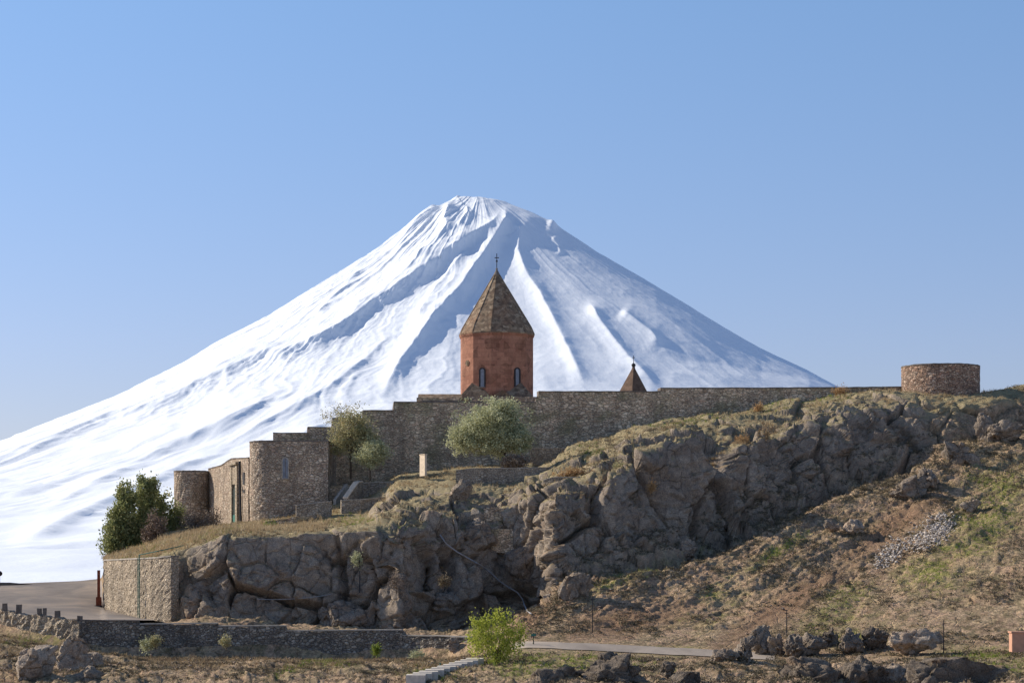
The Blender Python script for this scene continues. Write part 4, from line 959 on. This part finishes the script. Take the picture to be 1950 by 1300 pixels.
# ------------------------------------------------------------------ boulders
import bmesh
def boulder(px0, px1, py0, py1, Y, label, mat='rock', seed=0, depth=None, tilt=0, jag=.22, sq=2.6, sub_=5, group=None):
    cx, cy = (px0 + px1) / 2, (py0 + py1) / 2; s = Y / F
    rx, rz = (px1 - px0) / 2 * s, (py1 - py0) / 2 * s; ry = depth if depth else rx * .85
    bm = bmesh.new(); bmesh.ops.create_icosphere(bm, subdivisions=sub_, radius=1)
    co = np.array([v.co[:] for v in bm.verts]); fc = np.array([[v.index for v in f.verts] for f in bm.faces]); bm.free()
    u = co / (np.sum(np.abs(co) ** sq, 1)[:, None] ** (1 / sq)); u = u / (np.abs(u).max(0)[None, :])
    w = u * np.array([rx, ry, rz]); sc = 1 / max(.4, (rx + rz) / 2)
    r_ = np.random.default_rng(seed + 100)
    for _ in range(15):         # cleave flat faces
        d = r_.normal(size=3); d /= np.linalg.norm(d); k = r_.uniform(.42, .8)
        uu = w / np.array([rx, ry, rz]); t = uu @ d - k; m = t > 0
        w = w - (np.where(m, t, 0)[:, None] * d * .96) * np.array([rx, ry, rz])
    q = w * sc + seed * 3.1 + fbm(w * sc * 1.2, 3, seed)[:, None] * .3
    f1, f2, c, fa = worley(q * np.array([1.5, 1.5, 2.0]), seed, True); g1, g2, gc, ga = worley(q * 3.6, seed + 3, True); nrm = co
    dsp = (sstep(0, .12, f2 - f1) - 1) * .13 + (c - .5) * jag * .55 + fa * jag * .9 + ga * jag * .3 + (sstep(0, .1, g2 - g1) - 1) * .03 + fbm(q * 5, 4, seed) * .05 + (ridged(q * 7, 3, seed + 4) - .5) * .07
    w = w + nrm * (dsp * min(rx, rz))[:, None]
    # rescale to the outline
    for a, rr_ in ((0, rx), (2, rz)):
        w[:, a] = (w[:, a] - (w[:, a].max() + w[:, a].min()) / 2) / (w[:, a].max() - w[:, a].min()) * 2.06 * rr_
    if tilt: a = radians(tilt); x_, z_ = w[:, 0].copy(), w[:, 2].copy(); w[:, 0] = x_ * cos(a) - z_ * sin(a); w[:, 2] = x_ * sin(a) + z_ * cos(a)
    me = mesh_np('boulder', w, fc, M[mat], True); o = link('boulder', me, None, P(cx, cy, Y)); return tag(o, label, 'boulder', group)
BL = [
 (1690, 1795, 1196, 1248, 176, 'big pale grey boulder resting on the ledge above the shaded rocks at right', 'palerock', 1, {}),
 (1093, 1236, 1240, 1330, 158, 'large dark craggy boulder at the bottom edge below the path', 'darkrock', 2, {'jag': .4}),
 (1005, 1100, 1268, 1320, 156, 'long low dark slab at the bottom edge, left of the large dark craggy boulder', 'darkrock', 3, {'jag': .3}),
 (1256, 1288, 1258, 1292, 160, 'small dark rock right of the large dark craggy boulder', 'darkrock', 4, {}),
 (1250, 1335, 1276, 1320, 156, 'low brown rock at the bottom edge, right of the small dark rock', 'darkrock', 5, {}),
 (1426, 1478, 1189, 1248, 176, 'tallest jagged rock of the group beside the thin pole', 'rock', 6, {'jag': .45}),
 (1398, 1444, 1210, 1262, 175, 'jagged leaning rock at the left end of the group beside the pole', 'rock', 7, {'jag': .45}),
 (1460, 1496, 1205, 1250, 177, 'low rough rock between the tallest jagged rock and the pole', 'rock', 8, {'jag': .4}),
 (1494, 1530, 1206, 1252, 175, 'pointed dark rock just right of the thin pole', 'rock', 9, {'jag': .4}),
 (1518, 1574, 1207, 1250, 176, 'broad slanting rock in the middle of the rock row', 'rock', 10, {'tilt': -14}),
 (1556, 1602, 1193, 1232, 179, 'dark rock behind the broad slanting rock', 'darkrock', 11, {'jag': .35}),
 (1596, 1648, 1194, 1246, 178, 'shaded craggy rock left of the big pale boulder', 'rock', 12, {'jag': .4}),
 (1640, 1692, 1190, 1240, 179, 'dark rock wedged against the left side of the big pale boulder', 'darkrock', 13, {'jag': .35}),
 (1350, 1408, 1234, 1266, 172, 'crumbling low rock at the end of the path', 'rock', 14, {'jag': .45}),
 (1478, 1600, 1250, 1345, 160, 'wide shaded rock ledge at bottom right, its leftmost block', 'darkrock', 15, {}),
 (1570, 1705, 1247, 1345, 161, 'wide shaded rock ledge at bottom right, its middle block', 'darkrock', 16, {}),
 (1625, 1662, 1274, 1325, 154, 'small upright shaded rock at the bottom edge in front of the ledge', 'rock', 17, {}),
 (1655, 1735, 1262, 1325, 157, 'rounded shaded rock at the bottom edge right of the small upright one', 'rock', 18, {}),
 (1725, 1915, 1250, 1350, 158, 'longest shaded rock of the ledge, beside the green grass', 'darkrock', 19, {}),
 (28, 108, 1228, 1325, 168, 'big rounded tan boulder at lower left below the sunlit parapet', 'palerock', 20, {'jag': .14}),
 (110, 176, 1214, 1275, 172, 'tan rounded boulder right behind the big tan one at lower left', 'palerock', 21, {'jag': .14}),
 (157, 197, 1241, 1274, 170, 'small grey round boulder under the parapet corner', 'palerock', 22, {'jag': .14}),
 (122, 198, 1266, 1315, 164, 'half buried grey boulder at the lower left edge of the picture', 'rock', 23, {'jag': .2}),
 (852, 875, 1212, 1245, 190, 'upright brown rock leaning at the end of the parapet near the green tree', 'palerock', 24, {}),
 (1830, 1870, 950, 976, None, 'flat pointed rock alone on the grassy slope at right', 'palerock', 28, {'tilt': 22}),
 (1605, 1645, 987, 1020, None, 'pale pointed rock on the slope beside a darker one', 'palerock', 30, {'tilt': 15}),
 (1568, 1600, 989, 1012, None, 'dark low rock on the slope left of the pale pointed rock', 'rock', 29, {}),
 (960, 1047, 1022, 1112, 208.0, 'large round boulder lodged at the foot of the rock recess', 'rock', 31, {'jag': .1}),
 (883, 948, 986, 1060, 212.5, 'round boulder perched left of the dry stone walls in the recess', 'rock', 32, {'jag': .12}),
 (605, 700, 1142, 1212, 205.5, 'wide brown boulder behind the parapet at the cliff foot', 'rock', 33, {'jag': .12}),
 (668, 732, 1160, 1212, 204.5, 'smaller brown boulder leaning right of the wide one behind the parapet', 'rock', 34, {'jag': .12}),
 (800, 905, 1112, 1195, 204.5, 'brown craggy boulder at the cliff foot left of the green tree', 'rock', 35, {'jag': .3}),
 (1288, 1328, 1024, 1072, 214, 'pointed brown boulder at the gully edge under the crags', 'rock', 36, {'jag': .12}),
 (1034, 1052, 1129, 1145, 200, 'small pale round stone at the top of the bare earth', 'palerock', 37, {'jag': .1}),
 (855, 900, 912, 970, 221, 'upright rock block under the left end of the long terrace wall', 'rock', 38, {'jag': .2}),
 (1060, 1130, 1090, 1160, 205.5, 'tall smooth rock at the cliff foot right of the dark cleft', 'rock', 39, {'jag': .12}),
]
for (a, b, c, d, Yv, lab, mt, sd, kw) in BL:
    if Yv is None: Yv = ground((a + b) / 2, d - 3).y + .3
    elif sd <= 24: Yv = ground((a + b) / 2, min(d, 1300) - 4).y + .25 * (b - a) * Yv / F
    if 6 <= sd <= 23: d += 10
    if 31 <= sd <= 39: Yv = ground((a + b) / 2, c + (d - c) * .6).y + .1 * (b - a) * Yv / F
    boulder(a, b, c, d, Yv, lab, mt, sd, **kw)
for (a, b, c, d, lab, sd) in ((1690, 1765, 905, 965, 'craggy outcrop of brown rock on the slope, lower left of three', 41), (1738, 1792, 890, 940, 'dark rock split off the craggy outcrop on the slope', 42), (1795, 1866, 838, 900, 'rounded brown outcrop on the slope, middle of three', 43), (1855, 1905, 785, 860, 'steep pinkish outcrop on the slope below the ridge at right', 44), (1880, 1950, 800, 850, 'broken dark rock beside the steep pinkish outcrop', 45)):
    g = ground((a + b) / 2, (c + d * 2) / 3); boulder(a, b, c, d, g.y + .2, lab, 'rock', sd, jag=.35, depth=1.6)

# ------------------------------------------------------------------ foliage
def leaves(centers, spread, n_per, size, rng, up=0.0, asp=1.7):
    """little leaf faces round the given clump centres"""
    c = np.repeat(centers, n_per, 0); c = c + rng.normal(size=c.shape) * np.repeat(spread, n_per, 0)
    m = len(c); d = rng.normal(size=(m, 3)); d[:, 2] += up; d /= np.linalg.norm(d, axis=1)[:, None]
    e = np.cross(d, rng.normal(size=(m, 3))); e /= np.linalg.norm(e, axis=1)[:, None]
    s = size * rng.uniform(.6, 1.4, (m, 1)); d = d * s * asp; e = e * s * .5
    V = np.stack([c - e * .3, c + d * .5 - e, c + d, c + d * .5 + e], 1).reshape(-1, 3)
    Fc = np.arange(m * 4).reshape(m, 4); return V, Fc
def crown(name, V, Fc, parent, mat, rng, base=.5, varc=None):
    m = len(Fc); var = np.clip(rng.normal(base, .22, m) if varc is None else varc, 0, 1); var = np.repeat(var, 4)
    wl = np.array(WLOC[parent.name]); me = mesh_np(name, V - wl, Fc, M[mat], False, {'var': np.stack([var] * 3, -1)})
    o = link(name, me, parent); WLOC[o.name] = tuple(wl); return o
def tree(name, label, px, pyb, Y, lobes, mat, ncl, nper, leaf, trunk_r, cat='tree', seed=1, up=0, group=None, spread=.28, limb_n=9, bare=False):
    """lobes: (px,py,rx,ry,rdepth_m) ellipses of the crown in picture units at depth Y"""
    rng = np.random.default_rng(seed); r = random.Random(seed); s = Y / F; base = Vector(P(px, pyb, Y))
    t = thing(name, tuple(base), label, cat, group)
    C_ = []; W_ = []; tot = sum(l[2] * l[3] for l in lobes)
    for (lx, ly, rx, ry, rd) in lobes:
        n = int(ncl * rx * ry / tot) + 1
        d = rng.normal(size=(n, 3)); d /= np.linalg.norm(d, axis=1)[:, None]; rad_ = rng.uniform(.25, 1, (n, 1)) ** .55
        k = d * rad_ * (1 + .22 * rng.normal(size=(n, 1)) * (rad_ > .7)); 
        C_.append(np.array([xat(lx, Y), Y, zat(ly, Y)]) + k * np.array([rx * s, rd, ry * s])); W_.append(rng.normal(.5, .16, n))
    C_ = np.concatenate(C_); W_ = np.concatenate(W_)
    sp = np.abs(rng.normal(spread, spread * .3, (len(C_), 1))) * np.array([[1, 1, .8 if not up else 1.4]])
    V, Fc = leaves(C_, sp, nper, leaf, rng, up); vv = np.repeat(W_, nper) + rng.normal(0, .15, len(Fc))
    crown('crown', V, Fc, t, mat, rng, varc=vv)
    mb = MB(); l0 = lobes[0]; top = Vector(P(l0[0], l0[1], Y))
    mid = base.lerp(top, .45) + Vector((r.uniform(-.2, .2), 0, 0)); mb.tube([base - Vector((0, 0, .4)), mid, top], [trunk_r, trunk_r * .75, trunk_r * .3], 8)
    for i in range(limb_n):
        e = Vector(C_[r.randrange(len(C_))]); st_ = base.lerp(top, r.uniform(.25, .9)); m_ = st_.lerp(e, .5) + Vector((0, 0, .25)); mb.tube([st_, m_, e], [trunk_r * .4, trunk_r * .25, trunk_r * .08], 5)
    sub(mb, 'trunk', M['bark'], t); return t
tree('conifer_tree', 'bushy dark evergreen nearest the corner of the retaining wall', 225, 1064, 241, [(226, 1005, 24, 50, 1.6), (218, 1035, 22, 28, 1.5), (240, 960, 16, 32, 1.2), (232, 940, 6, 14, .4)], 'conifer', 330, 42, .15, .14, seed=3, up=.9, spread=.22)
tree('conifer_tree', 'tallest dark evergreen in the middle of the clump', 270, 1056, 243, [(270, 985, 28, 55, 1.8), (280, 938, 17, 26, 1.1), (262, 1020, 34, 32, 1.7), (272, 920, 6, 12, .4), (292, 926, 6, 13, .4)], 'conifer', 400, 42, .15, .16, seed=4, up=.9, spread=.22)
tree('conifer_tree', 'dark evergreen with ragged top at the right side of the clump', 305, 1040, 245, [(305, 978, 20, 46, 1.3), (316, 1010, 22, 28, 1.2)], 'conifer', 180, 40, .14, .12, seed=5, up=.9, spread=.2)
tree('conifer_tree', 'slender thin evergreen in front of the slim round tower', 336, 1018, 246, [(334, 985, 14, 26, .8), (345, 1000, 10, 16, .7)], 'conifer', 70, 36, .13, .08, seed=6, up=.6, spread=.2)
tree('bush', 'reddish brown leafless bush in front of the dark evergreens', 297, 1035, 236, [(300, 1003, 18, 22, 1.0), (286, 1018, 16, 14, .9)], 'redbush', 90, 60, .10, .05, 'bush', seed=7, up=1.0, spread=.2)
tree('bush', 'grey brown dry bush at the foot of the slim round tower', 372, 1014, 244, [(372, 995, 26, 15, 1.0), (400, 990, 18, 12, .8)], 'drybush', 70, 50, .10, .04, 'bush', seed=8, up=1.2, spread=.22)
tree('olive_tree', 'large round silvery green tree in front of the fortress wall below the chapel', 975, 890, 236, [(935, 820, 62, 48, 3.0), (958, 784, 30, 26, 2.0), (982, 838, 32, 28, 2.0), (886, 832, 34, 26, 2.0)], 'olive', 900, 44, .12, .2, seed=9, spread=.28, limb_n=16)
tree('bush', 'bleached dry brushwood under the large silvery green tree', 982, 892, 233, [(980, 878, 24, 14, .9)], 'drybush', 60, 60, .12, .05, 'bush', seed=10, spread=.2)
tree('autumn_tree', 'thin yellowing tree at the left foot of the stepped wall', 668, 905, 241, [(668, 812, 34, 32, 1.6), (692, 845, 30, 34, 1.5), (648, 845, 18, 24, 1.2)], 'autumn', 300, 34, .12, .12, seed=11, spread=.3, limb_n=14)
tree('autumn_tree', 'small olive green tree with drooping crown right of the thin yellowing one', 705, 908, 239, [(705, 865, 28, 26, 1.5), (720, 858, 20, 18, 1.2)], 'olive', 170, 36, .11, .1, seed=12, spread=.25, limb_n=10)
tree('bare_tree', 'sparse twiggy tree top showing above the stepped wall', 655, 830, 250, [(655, 783, 26, 16, 1.2), (625, 795, 14, 12, .8)], 'autumn', 45, 14, .10, .07, seed=13, spread=.3, limb_n=18)
tree('young_tree', 'bright yellow green young tree beside the concrete steps', 952, 1290, 168, [(944, 1228, 36, 34, 1.2), (905, 1196, 11, 26, .6), (925, 1185, 12, 26, .6), (948, 1180, 12, 26, .6), (968, 1190, 12, 26, .6), (988, 1205, 12, 24, .6), (918, 1222, 26, 26, .9), (975, 1225, 24, 26, .9), (950, 1262, 24, 18, .8)], 'lime', 270, 24, .085, .07, seed=14, up=1.4, spread=.15, limb_n=22)
for i, (x, y, Yv, rx, ry, mt, lab) in enumerate([
   (280, 1228, 193, 12, 8, 'olive', 'small pale leafed plant growing at the foot of the dark parapet, leftmost'), (296, 1221, 193, 10, 7, 'autumn', 'small yellow leafed plant next to the leftmost one at the parapet foot'), (430, 1222, 194, 8, 7, 'autumn', 'yellow leafed plant alone against the dark parapet'), (716, 1238, 192, 7, 6, 'greengrass', 'green sprout at the foot of the parapet left of the upright rock'),
   (790, 1252, 190, 16, 9, 'olive', 'low greyish shrub between the parapet end and the steps'), (755, 1108, 206, 12, 14, 'drybush', 'pale dry shrub on the dark lower cliff'), (845, 1105, 204, 12, 10, 'scrub', 'dark green shrub on the craggy boulder at the cliff foot'), (680, 1062, 209.5, 8, 9, 'olive', 'small green shrub on the cliff above the thin pole'),
   (1460, 820, 232, 24, 14, 'straw', 'round straw coloured bush on the crag top'), (1180, 890, 221, 10, 8, 'autumn', 'yellowish shrub between the terrace wall and the crags'), (515, 1005, 226, 16, 8, 'greengrass', 'green shrub in the grass below the bastion'), (1160, 868, 232, 14, 10, 'autumn', 'olive shrub at the start of the crags beside the dark wall'),
   (1415, 838, 230, 16, 9, 'orangestraw', 'orange dry bush on the crag edge'), (1445, 778, 248, 12, 8, 'orangestraw', 'orange dry tuft in front of the fortress wall top'), (1240, 928, 219, 7, 6, 'orangestraw', 'tiny orange dry tuft on the smooth cliff'), (1600, 745, 250, 18, 6, 'orangestraw', 'orange dry grass clump near the right end of the wall')]):
    tree('shrub', lab, x, y + ry, Yv, [(x, y, rx, ry, .5)], mt, 26, 34, .08, .03, 'shrub', seed=60 + i, spread=.13, limb_n=4, up=.5)
# orange plants on the terrace
tree('shrub', 'spreading orange dry plants on top of the terrace wall beside the crags', 1092, 908, 223.5, [(1092, 902, 32, 6, .6)], 'orangestraw', 50, 34, .09, .03, 'shrub', seed=90, spread=.13, limb_n=3, up=.5)

# ------------------------------------------------------------------ ground cover (one object per kind of stuff)
flatP = TG.reshape(-1, 3); flatN = TN.reshape(-1, 3); fPX = TPX.ravel(); fPY = TPY.ravel(); fRW = RW.ravel(); fRK = rk.ravel(); fG = green.ravel()
area = np.zeros(nc * nr)
du = np.linalg.norm(np.gradient(TG, axis=0), axis=-1); dv = np.linalg.norm(np.gradient(TG, axis=1), axis=-1); area = (du * dv).ravel()
def tufts(name, n, weight, hmin, hmax, wid, blades, mat, rng, var0=.5, spread=.12, kindlabel=None, lean=.35):
    w = np.clip(weight, 0, None) * area; w = w / w.sum(); j = rng.choice(len(w), n, p=w)
    c = flatP[j] + rng.normal(size=(n, 3)) * np.array([.12, .12, 0]); sz = rng.uniform(hmin, hmax, n) * np.exp(rng.normal(0, .25, n))
    pn = fbm(c * .5, 3, 77)
    cc = np.repeat(c, blades, 0); s = np.repeat(sz, blades)[:, None]; m = len(cc)
    b = cc + rng.normal(size=(m, 3)) * np.array([1, 1, .2]) * s * spread * 2.2
    d = rng.normal(size=(m, 3)) * lean; d[:, 2] = rng.uniform(.5, 1.1, m); d = d * s
    e = rng.normal(size=(m, 3)); e[:, 2] *= .3; e /= np.linalg.norm(e, axis=1)[:, None]; e = e * wid * np.clip(s * 3, .6, 1.6)
    V = np.stack([b - e, b + e, b + d + e * .3, b + d - e * .3], 1).reshape(-1, 3); V[:, 2] -= .03
    var = np.clip(np.repeat(var0 + pn * .5, blades) + rng.normal(0, .18, m), 0, 1)
    me = mesh_np(name, V, np.arange(m * 4).reshape(m, 4), M[mat], False, {'var': np.stack([np.repeat(var, 4)] * 3, -1)})
    return tag(link(name, me), kind='stuff')
def clumps(name, n, weight, rmin, rmax, leaf, per, mat, rng, var0=.5, flat=.55):
    """low rounded shrublets: many small leaves in flattened domes sitting on the ground"""
    w = np.clip(weight, 0, None) * area; w = w / w.sum(); j = rng.choice(len(w), n, p=w)
    c = flatP[j] + rng.normal(size=(n, 3)) * np.array([.12, .12, 0]); r = rng.uniform(rmin, rmax, n) * np.exp(rng.normal(0, .3, n)); nl = np.maximum(6, (per * (r / rmax) ** 1.3)).astype(int)
    C_ = np.repeat(c, nl, 0); R_ = np.repeat(r, nl)[:, None]; m = len(C_)
    d = rng.normal(size=(m, 3)); d[:, 2] = np.abs(d[:, 2]); d /= np.linalg.norm(d, axis=1)[:, None]; d = d * rng.uniform(.35, 1.05, (m, 1)); d[:, 2] *= flat; b = C_ + d * R_
    a = rng.normal(size=(m, 3)); a[:, 2] += .3; a /= np.linalg.norm(a, axis=1)[:, None]; e = np.cross(a, rng.normal(size=(m, 3))); e /= np.linalg.norm(e, axis=1)[:, None]
    s = leaf * rng.uniform(.6, 1.4, (m, 1)); a = a * s * 1.3; e = e * s * .45
    V = np.stack([b - e * .4, b + a * .5 - e, b + a, b + a * .5 + e], 1).reshape(-1, 3)
    pn = np.repeat(rng.normal(0, .16, n) + fbm(c * .35, 3, 78) * .4, nl); var = np.clip(var0 + pn + rng.normal(0, .13, m), 0, 1)
    me = mesh_np(name, V, np.arange(m * 4).reshape(m, 4), M[mat], False, {'var': np.stack([np.repeat(var, 4)] * 3, -1)})
    return tag(link(name, me), kind='stuff')
rg = np.random.default_rng(123)
vis = (fPX > -20) & (fPX < 1970) & (fPY < 1320)
slope = vis & (fRW > 0.3) & (fRW < 5.6) & ~((fRW > 1.9) & (fRW < 3.15) & (fPX > 970) & (fPX < 1460)) & ~((fPX < 335) & (fRW > 2.05)) & ~((fPX < 900) & (fRW > 2.05))
pat = fbm(flatP * .22, 4, 99)
hillw = slope * sstep(-.1, .35, pat)
pat2 = fbm(flatP * .35 + 9, 4, 101)
tufts('dry_grass', 9000, slope * (.35 + sstep(-.2, .4, pat2)), .07, .2, .022, 8, 'straw', rg)
clumps('low_scrub', 9000, hillw * (1 - .8 * fG), .10, .30, .075, 26, 'scrub', rg)
clumps('foreground_scrub', 6000, (vis & (fRW > .6) & (fRW < 2.0) & (fPX < 1000)) * (.25 + sstep(-.2, .3, pat)), .10, .26, .07, 22, 'scrub', rg, .55)
topz = vis & (fRW > 7.6) & (fRW < 10.0) & (flatN[:, 2] > .72) & (fPX > 340)
tufts('crag_grass', 6000, topz * (.15 + sstep(-.15, .35, pat2)), .12, .32, .022, 9, 'straw', rg, .6)
clumps('crag_scrub', 1500, topz * sstep(-.1, .3, pat), .12, .34, .075, 30, 'scrub', rg, .6)
gard = vis & (fPX > 205) & (fPX < 620) & (fRW > 8.02) & (fRW < 9.6)
tufts('garden_grass', 4200, gard * 1.0, .15, .42, .022, 9, 'straw', rg, .7)
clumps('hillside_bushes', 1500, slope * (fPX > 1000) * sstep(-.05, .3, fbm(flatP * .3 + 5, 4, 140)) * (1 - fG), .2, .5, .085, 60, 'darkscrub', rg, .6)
tufts('green_grass', 9000, np.where(vis & (fRW < 10) & ~((fPX < 195) & (fRW > 2)) & ~((fRW > 1.9) & (fRW < 3.15) & (fPX > 970) & (fPX < 1460)), fG ** 2, 0) * (flatN[:, 2] > .5), .08, .22, .022, 9, 'greengrass', rg)
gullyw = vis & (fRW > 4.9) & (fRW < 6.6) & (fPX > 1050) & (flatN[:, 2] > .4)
clumps('gully_shade_scrub', 3000, gullyw * 1.0, .12, .4, .08, 34, 'darkscrub', rg, .6)  # real scrub, leaf colour darkened to deepen the gully's shade
foot = vis & (fRW > 1.0) & (fRW < 2.0) & (fPX < 900)
tufts('foreground_grass', 5200, foot * (.3 + sstep(-.1, .4, pat)), .1, .3, .02, 10, 'straw', rg, .35)

def stones(name, n, weight, smin, smax, mat, rng):
    w = np.clip(weight, 0, None) * area; w = w / w.sum(); j = rng.choice(len(w), n, p=w)
    oc = np.array([(1, 0, 0), (-1, 0, 0), (0, 1, 0), (0, -1, 0), (0, 0, 1), (0, 0, -1)], float); of = np.array([(0, 2, 4), (2, 1, 4), (1, 3, 4), (3, 0, 4), (2, 0, 5), (1, 2, 5), (3, 1, 5), (0, 3, 5)])
    c = flatP[j] + rng.normal(size=(n, 3)) * .15; s = rng.uniform(smin, smax, (n, 1, 1)) * np.exp(rng.normal(0, .3, (n, 1, 1)))
    a = rng.uniform(0, 6.28, n); R = np.zeros((n, 3, 3)); R[:, 0, 0] = np.cos(a); R[:, 0, 1] = -np.sin(a); R[:, 1, 0] = np.sin(a); R[:, 1, 1] = np.cos(a); R[:, 2, 2] = 1
    tl = rng.normal(0, .4, (n, 3)); v = oc[None] * rng.uniform(.6, 1.3, (n, 6, 1)) * s * np.array([1.2, .9, .65]); v = np.einsum('nij,nkj->nki', R, v); v[..., 2] += v[..., 0] * tl[:, :1]
    V = (v + c[:, None, :]).reshape(-1, 3); Fc = (of[None] + (np.arange(n) * 6)[:, None, None]).reshape(-1, 3)
    return tag(link(name, mesh_np(name, V, Fc, M[mat])), kind='stuff')
M['scree'] = mat_plain('pale_scree_stone', (.5, .44, .38), .9, .35, 1.5)
M['stone2'] = mat_plain('brown_loose_stone', (.26, .2, .155), .9, .4, 1.2)
scr = np.maximum(np.exp(-(((fPX - 1775) * .82 - (fPY - 1015) * .57) / 46) ** 2 - (((fPX - 1775) * .57 + (fPY - 1015) * .82) / 24) ** 2) , .85 * np.exp(-(((fPX - 1700) * .82 - (fPY - 1052) * .57) / 44) ** 2 - (((fPX - 1700) * .57 + (fPY - 1052) * .82) / 19) ** 2))
stones('pale_scree', 2600, np.where((fRW > 3) & (fRW < 5.5), np.clip(scr - .2, 0, 1), 0), .05, .15, 'scree', rg)
stones('loose_stones', 5000, slope * (.2 + sstep(0, .4, pat2)), .03, .11, 'stone2', rg)
print('terrain rows', nr, 'cols', nc)
GR = {'boulder': 'boulders lying on the slopes and at the cliff foot', 'conifer_tree': 'dark evergreens at the corner of the garden', 'autumn_tree': 'thin trees at the foot of the stepped wall',
      'terrace_wall': 'dry stone terrace walls on the hill', 'utility_pole': 'thin dark poles on the slopes', 'round_tower': 'round stone towers', 'stair_wall': 'slanting stair edges beside the fortress wall',
      'parapet_wall': 'rubble parapets along the paved square', 'shrub': 'small shrubs growing on walls and rocks', 'bush': 'bushes beside the trees'}
for o in list(COL.objects):
    if o.parent is None and o.name.split('.')[0] in GR: o['group'] = GR[o.name.split('.')[0]]
